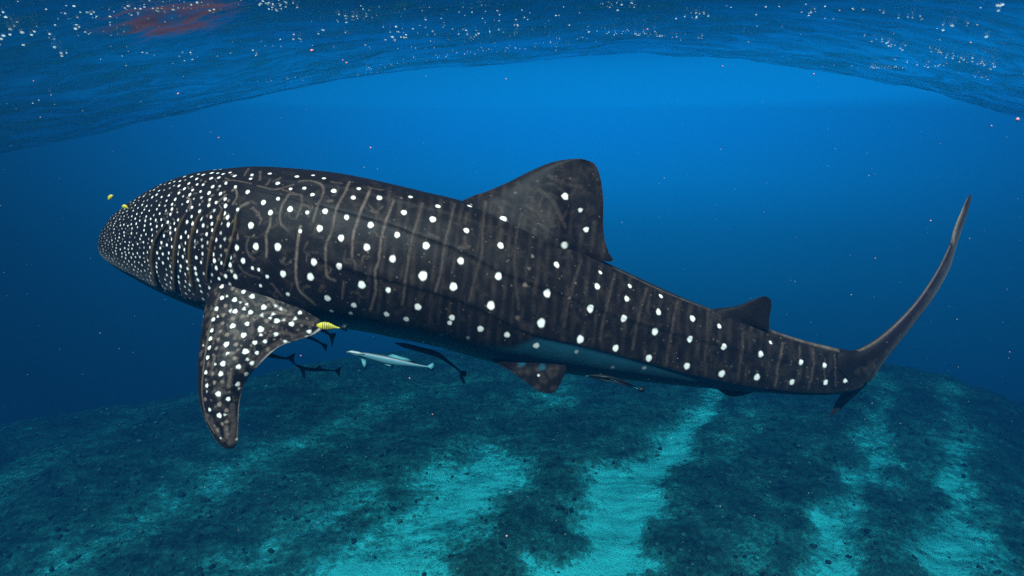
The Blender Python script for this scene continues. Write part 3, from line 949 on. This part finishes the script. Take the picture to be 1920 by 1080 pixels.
# near pectoral fin
def paint_pect(p, u, s):
    PS = """416,538,4.2 457,547,4 473,555,5 416,558,4.4 440,562,5 494,576,5.4 441,583,5 406,579,4.4 470,585,4.6 519,602,5.4 547,608,5.2 489,617,6.2 400,599,4.2 419,591,3.2 423,573,3
436,611,5.6 463,607,4.4 417,607,3.2 397,619,4 413,622,3 457,629,5.4 426,627,3.4 394,635,4.4 409,637,3 478,642,4.6 424,646,5.6 392,652,4.2 406,653,2.8 460,659,6.2 443,646,3.2 440,672,3.4
389,671,4.4 418,682,5.4 472,681,4.6 447,687,5 482,662,4 386,699,4.4 414,701,5 462,701,4.6 399,700,3 402,718,3 388,723,4.2 417,716,3 446,720,5 409,738,5.6 385,749,3 428,748,4.4
411,758,3.6 393,768,3.8 411,779,5.2 425,770,3.2 417,795,2.8 425,790,3 408,807,3.6 517,627,4.6 579,622,4.6 497,640,4 502,655,3.6 535,640,4 562,587,4 437,597,3.4 455,593,3.4 500,602,3.6 441,519,4.6 459,530,5 456,547,4 477,543,3.4 436,541,3.2"""
    for q in PS.split():
        x, y, r = map(float, q.split(','))
        big_ = r >= 3.8
        p.dab('spot' if big_ else 'line', x, y, r * (0.82 if big_ else 1.15), 1.0 if big_ else 0.9, 0.25 if big_ else 0.5, 0.09)
    for pts_, w_, s_ in [
        ([(494, 549), (508, 561), (518, 574), (536, 583)], 2.6, .85), ([(481, 597), (494, 588), (518, 586), (545, 590)], 2.6, .55), ([(455, 560), (465, 574)], 2.2, .6),
        ([(474, 620), (472, 600), (480, 592)], 3, .35), ([(505, 628), (530, 624), (555, 630)], 3.5, .45), ([(530, 598), (560, 602), (580, 606)], 4, .3),
        ([(410, 555), (396, 601), (387, 650), (381, 695), (379, 740), (388, 785), (402, 812)], 2.0, .5), ([(402, 668), (398, 690)], 3, .4), ([(432, 700), (429, 725)], 3.4, .6),
        ([(440, 634), (447, 622)], 3, .5), ([(420, 664), (438, 662)], 3, .5), ([(436, 760), (438, 800), (432, 830)], 5, .4), ([(424, 800), (425, 820)], 3.6, .5), ([(395, 790), (410, 815)], 5, .3),
        ([(602, 616), (578, 631), (540, 642), (508, 660), (483, 685), (462, 714), (452, 748), (448, 790), (445, 822)], 2.6, .95),
        ([(570, 626), (530, 640), (498, 660), (474, 690)], 5, .35), ([(440, 604), (428, 598)], 2, .3), ([(470, 560), (480, 572)], 2.4, .3), ([(520, 612), (498, 608)], 3, .3)]:
        p.stroke('line', pts_, w_, s_, 0.7, 0.3)
    p.stroke('spot', [(604, 612), (578, 632), (540, 643), (508, 661), (484, 686), (463, 715), (452, 748), (448, 790)], 1.3, .6, 0.9, 0.3)
    for _ in range(300):
        x = rng.uniform(376, 600); y = rng.uniform(535, 838)
        p.dab('line', x, y, rng.uniform(1.8, 6), rng.uniform(0.08, 0.36), 0.95, 0.25)
    PX = np.array([[float(v) for v in q.split(',')[:2]] for q in PS.split()])
    for _ in range(260):
        x = rng.uniform(380, 598); y = rng.uniform(540, 825)
        if ((PX[:, 0] - x) ** 2 + (PX[:, 1] - y) ** 2 < 75).any(): continue
        PX = np.vstack([PX, [x, y]])
        p.dab('spot' if rng.random() < .4 else 'line', x, y, rng.uniform(1.6, 2.8), rng.uniform(.5, .95), 0.5, 0.2)
    for _ in range(60):
        x = rng.uniform(385, 590); y = rng.uniform(545, 830); a_ = rng.uniform(1.2, 1.9)
        p.stroke('line', [(x, y), (x + 7 * math.cos(a_), y + 7 * math.sin(a_))], 1.6, rng.uniform(.2, .5), 0.9)


dA = body_front_depth(410, 540); dB = body_front_depth(520, 575); dC = body_front_depth(600, 600)
PL = [(404, 528), (391, 556), (384, 590), (377, 640), (372, 700), (374, 745), (385, 787), (403, 822), (418, 838), (430, 841)]
PT = [(598, 598), (606, 610), (596, 624), (560, 638), (525, 650), (490, 680), (462, 714), (450, 750), (447, 790), (446, 822), (440, 838), (430, 841)]
PR = [(404, 528), (430, 517), (462, 524), (500, 543), (545, 570), (598, 598)]
fin(PL, PT, 230, 170, [dA + 0.06, dA - 0.05, dA - 0.16, dA - 0.22, dA - 0.24], [dC - 0.06, dC - 0.10, dB - 0.16, dA - 0.22, dA - 0.24],
    [0.13, 0.11, 0.08, 0.06, 0.04, 0.025], root=PR, paint=paint_pect, camber=-0.06)
# the far pectoral fin, spread out on the other side of the body
ia = int(NU * 0.30)
c0 = Cw[ia] + upn[ia] * 0.1
nfar = toward[ia] * 0.93 - upn[ia] * 0.36; nfar /= np.linalg.norm(nfar)


def paint_far(p, u, s):
    paint_pect(p, u, s)


fin(PL, PT, 90, 60, [dA + 0.06, dA - 0.3, dA - 0.6, dA - 0.9, dA - 1.0], [dC - 0.06, dC - 0.20, dB - 0.5, dA - 0.8, dA - 1.0],
    [0.13, 0.11, 0.08, 0.06, 0.04, 0.025], root=PR, paint=paint_far, mirror_plane=(Cw[ia], toward[ia]))


# pelvic fin
def paint_pelvic(p, u, s):
    p.dab('pale', 979, 680, 7, 0.9, 0.4, 0.1); p.dab('pale', 1016, 688, 6.4, 0.8, 0.4, 0.1); p.dab('spot', 1010, 704, 2, 0.8, 0.4)
    for _ in range(20): p.dab('line', rng.uniform(960, 1050), rng.uniform(680, 730), 5, 0.1, 0.9)


fin([(900, 655), (930, 680), (963, 699), (1000, 727), (1014, 734), (1030, 738)],
    [(1040, 668), (1062, 688), (1056, 706), (1048, 724), (1042, 733), (1030, 738)],
    60, 50, [3.86, 3.84, 3.84], [3.90, 3.88, 3.88], [0.12, 0.05, 0.03, 0.015], paint=paint_pelvic)
# anal fin
fin([(1322, 715), (1345, 730), (1362, 740), (1378, 744)], [(1440, 715), (1428, 730), (1405, 738), (1378, 744)],
    30, 30, [4.35, 4.36, 4.36], [4.40, 4.42, 4.42], [0.07, 0.03, 0.015])


# caudal fin, long upper lobe
def paint_caudal(p, u, s):
    p.stroke('line', [(1803, 392), (1793, 425), (1788, 452)], 6.5, 1.0, 0.9, 0.1); p.stroke('line', [(1800, 400), (1792, 425)], 3, .6, 0.9, 0.1)  # highlight near the blade tip, painted into the skin colour
    p.stroke('line', [(1812, 372), (1800, 398)], 2, .6, 0.7, 0.1)
    p.stroke('line', [(1610, 657), (1640, 641), (1680, 608), (1722, 563), (1756, 512), (1780, 462)], 1.6, .55, 0.7, 0.1)
    for _ in range(60):
        k_ = rng.integers(10, 150)
        p.dab('line', p.px[k_, 30] + rng.uniform(-8, 12), p.py[k_, 30] + rng.uniform(-8, 8), rng.uniform(3, 7), rng.uniform(.05, .2), 0.95, .2)
    for x, y in ((1640, 687), (1663, 660), (1688, 628), (1712, 596)): p.dab('line', x, y, 1.6, 0.5, 0.5)


fin([(1545, 672), (1575, 656), (1602, 659), (1640, 641), (1682, 606), (1722, 562), (1756, 511), (1780, 462), (1789, 430), (1800, 402), (1812, 375), (1820, 364)],
    [(1600, 730), (1634, 712), (1648, 692), (1671, 661), (1708, 614), (1748, 561), (1780, 504), (1796, 452), (1808, 418), (1816, 392), (1821, 372), (1820, 364)],
    200, 50, [4.56, 4.62, 4.7, 4.74, 4.78], [4.66, 4.74, 4.86, 4.90, 4.82], [0.15, 0.10, 0.06, 0.04, 0.025, 0.015], paint=paint_caudal)
# lower lobe, hanging below the keel
fin([(1570, 715), (1577, 738), (1566, 758), (1558, 775), (1553, 785)], [(1640, 700), (1618, 728), (1592, 752), (1570, 772), (1553, 785)],
    60, 40, [4.66, 4.75, 4.8], [4.68, 4.86, 4.82], [0.08, 0.035, 0.02, 0.01], paint=lambda p, u, s: p.stroke('line', [(1577, 738), (1566, 758), (1558, 775)], 1.2, .2))

m, t, out = new_mat('spotted_shark_skin')
at = N(t, 'Attribute', _attribute_name='skin')
ar = N(t, 'Attribute', _attribute_name='gill_rim')
se = N(t, 'SeparateColor'); t.links.new(at.outputs['Color'], se.inputs[0])
tcn = N(t, 'TexCoord')
n1 = N(t, 'TexNoise', Scale=9.0, Detail=8.0, Roughness=0.7); t.links.new(tcn.outputs['Object'], n1.inputs['Vector'])
n2 = N(t, 'TexNoise', Scale=140.0, Detail=4.0, Roughness=0.7); t.links.new(tcn.outputs['Object'], n2.inputs['Vector'])
n3 = N(t, 'TexNoise', Scale=45.0, Detail=6.0, Roughness=0.75); t.links.new(tcn.outputs['Object'], n3.inputs['Vector'])
dark = mixc(t, maprange(t, n1.outputs['Fac'], 0.3, 0.7), (0.0026, 0.0017, 0.0019), (0.0058, 0.0038, 0.0039))
dark = mixc(t, maprange(t, n2.outputs['Fac'], 0.40, 0.80, 0, 0.6), dark, (0.018, 0.0125, 0.012))
sx_ = N(t, 'SeparateXYZ'); t.links.new(tcn.outputs['Object'], sx_.inputs[0])
dark = mixc(t, maprange(t, sx_.outputs['X'], 2.75, 3.5), dark, (0.017, 0.0105, 0.019))
# lines broken up by skin grain
lm = N(t, 'Math', _operation='MULTIPLY'); t.links.new(se.outputs[1], lm.inputs[0]); t.links.new(maprange(t, n3.outputs['Fac'], 0.30, 0.65, 0.45, 1.2), lm.inputs[1])
lm.use_clamp = True
c = mixc(t, lm.outputs[0], dark, (0.20, 0.145, 0.115))
c = mixc(t, ar.outputs['Fac'], c, (0.14, 0.085, 0.03))
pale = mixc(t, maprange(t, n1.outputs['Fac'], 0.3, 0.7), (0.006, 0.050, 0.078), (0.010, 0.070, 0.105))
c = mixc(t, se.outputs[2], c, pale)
c = mixc(t, se.outputs[0], c, (0.85, 0.80, 0.74))
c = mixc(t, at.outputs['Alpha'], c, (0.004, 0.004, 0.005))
bs = N(t, 'BsdfPrincipled', Roughness=0.55); bs.inputs['Specular IOR Level'].default_value = 0.10; bs.inputs['Sheen Weight'].default_value = 0.05; bs.inputs['Sheen Roughness'].default_value = 0.35
t.links.new(c, bs.inputs['Base Color'])
bp = N(t, 'Bump', Strength=0.35, Distance=0.006); t.links.new(n3.outputs['Fac'], bp.inputs['Height']); t.links.new(bp.outputs[0], bs.inputs['Normal'])
t.links.new(bs.outputs[0], out.inputs[0])
V = np.vstack(Vs); Fq = np.vstack(Fs); A4 = np.vstack(As)
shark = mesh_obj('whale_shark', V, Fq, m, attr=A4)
ra = shark.data.attributes.new('gill_rim', 'FLOAT', 'POINT')
ra.data.foreach_set('value', np.concatenate(Rs).astype(np.float32))
tag(shark, 'huge dark whale shark with white spots and pale bars swimming left above the seabed', 'whale shark')
print('SZMAX', SZMAX, 'shark verts', len(V), 'faces', len(Fq), 'pts', len(pts))


# ------------------------------------------------------------------ small fish
def simple_mat(name, c1, c2=None, axis_bands=None, rough=0.5, scale=30.0):
    m, t, out = new_mat(name)
    tcn = N(t, 'TexCoord')
    n1 = N(t, 'TexNoise', Scale=scale, Detail=6.0); t.links.new(tcn.outputs['Object'], n1.inputs['Vector'])
    c = mixc(t, maprange(t, n1.outputs['Fac'], 0.35, 0.65), c1, c2 or tuple(v * 0.7 for v in c1))
    bs = N(t, 'BsdfPrincipled', Roughness=rough); bs.inputs['Specular IOR Level'].default_value = 0.3
    t.links.new(c, bs.inputs['Base Color']); t.links.new(bs.outputs[0], out.inputs[0])
    return m


M_dark = simple_mat('dark_fish_skin', (0.006, 0.010, 0.012))
M_fin_dark = simple_mat('dark_fin_membrane', (0.008, 0.014, 0.018))
M_pale = simple_mat('pale_fish_skin', (0.20, 0.38, 0.42), (0.12, 0.26, 0.32))
M_palefin = simple_mat('pale_fin_membrane', (0.05, 0.20, 0.24))
M_yel = simple_mat('yellow_fish_skin', (0.50, 0.42, 0.02), (0.36, 0.30, 0.02))
M_bar = simple_mat('black_fish_bar', (0.01, 0.01, 0.01))
M_white = simple_mat('white_belly', (0.35, 0.42, 0.42))


def two_tone(name, top, bot, edge=0.0):
    """dark back over pale side, split by height on the fish itself (attribute red channel)"""
    m, t, out = new_mat(name)
    at = N(t, 'Attribute', _attribute_name='skin')
    se = N(t, 'SeparateColor'); t.links.new(at.outputs['Color'], se.inputs[0])
    tcn = N(t, 'TexCoord')
    n1 = N(t, 'TexNoise', Scale=40.0, Detail=6.0); t.links.new(tcn.outputs['Object'], n1.inputs['Vector'])
    mm = N(t, 'Math', _operation='MULTIPLY_ADD'); t.links.new(n1.outputs['Fac'], mm.inputs[0]); mm.inputs[1].default_value = 0.3; t.links.new(se.outputs[0], mm.inputs[2])
    c = mixc(t, maprange(t, mm.outputs[0], 0.50 + edge, 0.75 + edge), bot, top)
    bs = N(t, 'BsdfPrincipled', Roughness=0.5); t.links.new(c, bs.inputs['Base Color']); t.links.new(bs.outputs[0], out.inputs[0])
    return m


M_remora = two_tone('remora_skin_blue_back_pale_side', (0.02, 0.05, 0.07), (0.035, 0.13, 0.165), 0.26)


def tube_fish(name, path, radii, depth, mat, label, cat, parts, flat=0.6, group=None, nseg=28):
    """a fish body lofted along a photo path; radii in photo pixels; parts: list of (part name, outline points, material)"""
    path = spline(path, nseg)
    rr = np.interp(np.linspace(0, 1, nseg), np.linspace(0, 1, len(radii)), radii)
    dd = np.linspace(depth[0], depth[1], nseg)
    C = W(np.column_stack([path, dd]))
    root = bpy.data.objects.new(name, None); col.objects.link(root)
    base = C[nseg // 2]; root.location = base
    tg = np.gradient(C, axis=0); tg /= np.linalg.norm(tg, axis=1, keepdims=True)
    up = np.cross(np.cross(tg, UP), tg); up /= np.linalg.norm(up, axis=1, keepdims=True)
    sd = np.cross(tg, up)
    a = np.linspace(0, 2 * pi, 14, endpoint=False)
    R = (rr * dd / F)
    V = C[:, None, :] + up[:, None, :] * (np.cos(a)[None, :, None] * R[:, None, None]) + sd[:, None, :] * (np.sin(a)[None, :, None] * R[:, None, None] * flat)
    h = np.broadcast_to((np.cos(a) * 0.5 + 0.5)[None, :], (nseg, 14))
    Aq = np.stack([h, h, h, np.ones_like(h)], -1).reshape(-1, 4)
    b = mesh_obj('body', V.reshape(-1, 3) - base, grid_faces(nseg, 14, True), mat, root, attr=Aq)
    for (pn, outl, pm, dz) in parts:
        o3 = W(np.column_stack([np.array(outl, float), np.full(len(outl), np.interp(np.mean([q[0] for q in outl]), [min(path[0, 0], path[-1, 0]), max(path[0, 0], path[-1, 0])], [depth[0], depth[1]]) + dz)]))
        n = len(o3); ctr = o3.mean(0)
        thk = 0.004
        V2 = np.vstack([o3, ctr[None] - FWD * thk, ctr[None] + FWD * thk])
        Fc = [[i, (i + 1) % n, n] for i in range(n)] + [[(i + 1) % n, i, n + 1] for i in range(n)]
        mesh_obj(pn, V2 - base, Fc, pm, root)
    tag(root, label, cat, group)
    return root


R_ = 'remoras and cobias under the shark'
# pale remora in the middle
tube_fish('remora', [(650, 660), (665, 663), (690, 667), (730, 676), (770, 683), (803, 688)], [0.6, 3.2, 5.2, 6.2, 7.5, 7.5, 6, 4, 2.2, 1.2], (3.42, 3.40), M_remora,
          'pale blue remora with a white-striped snout, swimming below the shark belly', 'remora',
          [('pectoral_fin', [(677, 672), (686, 675), (688, 686), (684, 696), (680, 688)], M_palefin, -0.02),
           ('tail_fin', [(798, 687), (812, 680), (815, 688), (811, 697), (800, 690)], M_palefin, 0),
           ('pelvic_fin', [(718, 681), (740, 683), (735, 689), (724, 687)], M_palefin, 0),
           ('dorsal_fin', [(720, 669), (735, 664), (765, 672), (780, 681), (745, 677)], M_palefin, 0.01),
           ('snout_stripe', [(650, 659), (660, 657.5), (672, 659.5), (684, 664), (684, 666), (664, 663.5), (655, 662)], M_white, -0.035)], group=R_)
tube_fish('remora', [(740, 643), (760, 648), (790, 656), (820, 665), (845, 682), (866, 699)], [0.8, 4.5, 5, 5, 5.5, 4.8, 3, 2, 1.5], (4.0, 4.15), M_dark,
          'dark curved remora bending down toward its pale tail, right of the pale one', 'remora',
          [('tail_fin', [(860, 696), (868, 695), (875, 697), (874, 706), (866, 705)], M_fin_dark, 0),
           ('tail_fin_lower', [(861, 700), (868, 706), (873, 718), (869, 721), (863, 710)], M_palefin, 0),
           ('dorsal_fin', [(815, 660), (826, 663), (838, 675), (828, 671)], M_fin_dark, 0)], group=R_)
tube_fish('remora', [(549, 681), (565, 689), (585, 693), (610, 694), (630, 695)], [0.6, 2.6, 3.4, 3.4, 2.8, 1.6, 1.0], (4.0, 4.1), M_dark,
          'slim dark remora with one pale blue pectoral fin hanging down, behind the big fin', 'remora',
          [('pectoral_fin', [(562, 690), (570, 691), (573, 702), (571, 712), (566, 703)], M_palefin, -0.02),
           ('tail_fin', [(626, 695), (640, 687), (638, 696), (637, 707), (630, 698)], M_fin_dark, 0),
           ('dorsal_fin', [(590, 691), (600, 684), (604, 692)], M_fin_dark, 0)], group=R_)
tube_fish('cobia', [(470, 655), (490, 661), (510, 667), (528, 671), (546, 673)], [2.0, 5, 4.5, 2.6, 1.6], (4.0, 4.1), M_dark,
          'dark cobia with forked tail, head hidden behind the edge of the pectoral fin', 'fish',
          [('tail_fin', [(534, 671), (547, 665), (554, 661), (551, 672), (553, 683), (542, 676)], M_fin_dark, 0)], group=R_)
tube_fish('cobia', [(560, 615), (575, 630), (590, 637), (604, 645)], [2.5, 4, 2.8, 1.6], (4.05, 4.1), M_dark,
          'small dark fish with tail pointing down right just under the fin lobe', 'fish',
          [('tail_fin', [(600, 643), (610, 644), (614, 647), (612, 659), (607, 653)], M_fin_dark, 0)], group=R_)
tube_fish('cobia', [(590, 605), (602, 617), (612, 623), (620, 629)], [2.5, 4, 3.4, 2.0], (4.05, 4.1), M_dark,
          'small dark fish just below the yellow fish, tail raised', 'fish',
          [('tail_fin', [(616, 626), (629, 624), (630, 627), (626, 638), (623, 651), (620, 638)], M_fin_dark, 0)], group=R_)
tube_fish('remora', [(1098, 705), (1112, 706), (1135, 709), (1160, 714), (1180, 721), (1198, 730)], [0.4, 2.0, 3.4, 3.2, 2.4, 1.5, 0.9], (3.75, 3.8), simple_mat('teal_fish_side', (0.03, 0.16, 0.20), (0.02, 0.12, 0.16)),
          'thin dark-edged suckerfish with a round black tail, right of the pelvic fin', 'remora',
          [('tail_fin', [(1196, 728), (1199, 726.5), (1204, 726), (1208, 729), (1209, 733), (1205, 736), (1200, 735), (1197, 732)], M_bar, -0.01),
           ('back_stripe', [(1098, 704), (1112, 702.5), (1128, 702), (1150, 707), (1178, 716), (1196, 728), (1176, 718.5), (1148, 710), (1118, 705.5)], M_bar, -0.03),
           ('belly_stripe', [(1098, 705.5), (1120, 709.5), (1145, 713.5), (1170, 719), (1196, 730), (1172, 722), (1145, 716), (1118, 711.5)], M_bar, -0.03),
           ('dorsal_fin', [(1120, 703), (1127, 700), (1130, 703)], M_bar, 0)], group=R_)

# golden trevally beside the fin lobe
def yellow_fish(name, path, radii, depth, label, bars, tail, group, dark_tail=None):
    parts = [('tail_fin', tail, M_yel, 0)]
    root = tube_fish(name, path, radii, (depth, depth), M_yel, label, 'fish', parts, 0.5, group)
    base = np.array(root.location)
    Pp = spline(path, 60)
    for bfrac, wpx in bars:
        i = int(bfrac * 59)
        c = Pp[i]; r = np.interp(bfrac, np.linspace(0, 1, len(radii)), radii) * 1.03
        # a ring hugging the body
        a = np.linspace(0, 2 * pi, 16, endpoint=False)
        rows = []
        for dxp in (-wpx, wpx):
            cc = W(np.array([c[0] + dxp, c[1], depth]))
            rows.append(cc + np.outer(np.cos(a), UP) * r * depth / F + np.outer(np.sin(a), FWD) * r * 0.52 * depth / F)
        mesh_obj('bar', np.vstack(rows) - base, grid_faces(2, 16, True), M_bar, root)
    if dark_tail:
        o3 = W(np.column_stack([np.array(dark_tail, float), np.full(len(dark_tail), depth)]))
        n = len(o3); ctr = o3.mean(0)
        mesh_obj('tail_fin', np.vstack([o3, ctr[None] - FWD * .003, ctr[None] + FWD * .003]) - base,
                 [[i, (i + 1) % n, n] for i in range(n)] + [[(i + 1) % n, i, n + 1] for i in range(n)], M_fin_dark, root)
    return root


yellow_fish('trevally', [(594, 610), (600, 610.5), (608, 611), (618, 612), (628, 613.5), (636, 615)], [2, 6, 7.6, 7.2, 4.8, 2.2, 1.1], 3.40,
            'bright yellow fish with thin black bars at the tip of the fin lobe', [(.30, .5), (.38, .5), (.46, .5), (.54, .5), (.62, .45), (.70, .4), (.78, .35)],
            [(633, 614.5), (637, 613), (637, 617)], 'little yellow fish around the shark', dark_tail=[(636, 614), (643, 608), (652, 607), (650, 615), (652, 622), (643, 619)])
yellow_fish('trevally', [(203, 374), (205, 371.5), (208, 368), (211, 366)], [1.2, 3.6, 3.6, 1.4], 4.2,
            'tiny yellow green fish alone in open water ahead of the snout', [], [(210, 367), (213, 365), (211, 369)], 'little yellow fish around the shark')
yellow_fish('trevally', [(229, 387), (232, 386.5), (236, 388), (239, 390)], [1.2, 3.4, 3.4, 1.2], 4.1,
            'tiny yellow orange fish touching the top of the spotted snout', [], [(238, 389), (243, 390), (240, 393)], 'little yellow fish around the shark')

# ------------------------------------------------------------------ drifting plankton
M_pl = simple_mat('pinkish_plankton', (0.75, 0.30, 0.26), (0.5, 0.2, 0.25))
items = []
for (x, y, r, d) in [(585, 95, 3.4, 2.2), (1908, 224, 3.6, 2.0), (334, 176, 1.8, 2.2), (650, 118, 2.0, 2.4), (643, 113, 1.4, 2.4), (410, 258, 1.4, 2.4), (1526, 139, 1.6, 2.4), (1859, 236, 1.6, 2.2),
                     (76, 220, 1.4, 2.2), (63, 152, 1.2, 2.2), (1214, 55, 2.0, 2.3), (1042, 95, 1.2, 2.3), (1355, 124, 1.2, 2.4), (1745, 414, 1.8, 2.4), (1641, 484, 1.2, 2.4), (1818, 447, 1.0, 2.4),
                     (564, 667, 1.3, 2.6), (768, 709, 1.4, 2.6), (811, 777, 1.2, 2.6), (950, 1005, 2.0, 2.2), (695, 277, 1.4, 2.6), (949, 148, 1.2, 2.4), (1574, 20, 1.6, 2.4), (1820, 80, 1.6, 2.4), (1893, 660, 1, 2.4)]:
    items.append((W(np.array([x, y, d])), tuple(r * d / F * np.array([1.1, 0.8, 0.7 + 0.5 * rng.random()]))))
pk = scatter_mesh('plankton', items, M_pl)
tag(pk, 'pink and orange specks of plankton drifting in open water', 'plankton', kind='stuff')
M_sn = simple_mat('marine_snow_flecks', (0.5, 0.5, 0.45))
items = []
for _ in range(1400):
    d = rng.uniform(1.2, 9)
    p = W(np.array([rng.uniform(-500, 2400), rng.uniform(-60, 1300), d]))
    if p[2] > 0.3 + 0.02 * d or p[2] < -6: continue
    r = rng.uniform(0.0006, 0.0014) * (0.7 + d * 0.12)
    items.append((p, (r, r, r)))
sn_ = scatter_mesh('marine_snow', items, M_sn)
tag(sn_, 'fine pale flecks floating everywhere through the blue water', 'marine snow', kind='stuff')

# ------------------------------------------------------------------ the water itself
x0, x1, y0, y1, z0, z1 = -42, 42, -24, 30, -52, SZMAX + 0.3
bv = [(x0, y0, z0), (x1, y0, z0), (x1, y1, z0), (x0, y1, z0), (x0, y0, z1), (x1, y0, z1), (x1, y1, z1), (x0, y1, z1)]
bf = [(0, 3, 2, 1), (4, 5, 6, 7), (0, 1, 5, 4), (1, 2, 6, 5), (2, 3, 7, 6), (3, 0, 4, 7)]
m = bpy.data.materials.new('sea_water_haze'); m.use_nodes = True; t = m.node_tree; t.nodes.clear()
out = t.nodes.new('ShaderNodeOutputMaterial')
pv = t.nodes.new('ShaderNodeVolumePrincipled')
pv.inputs['Density'].default_value = 0.135
pv.inputs['Color'].default_value = (0.0015, 0.020, 0.055, 1)
pv.inputs['Absorption Color'].default_value = (0.17, 0.43, 0.51, 1)
pv.inputs['Anisotropy'].default_value = 0.0
t.links.new(pv.outputs[0], out.inputs['Volume'])
hz = mesh_obj('haze', bv, bf, m, smooth=False)
tag(hz, kind='stuff')
hz['label'] = 'clear blue sea water fading with distance'
print('done')
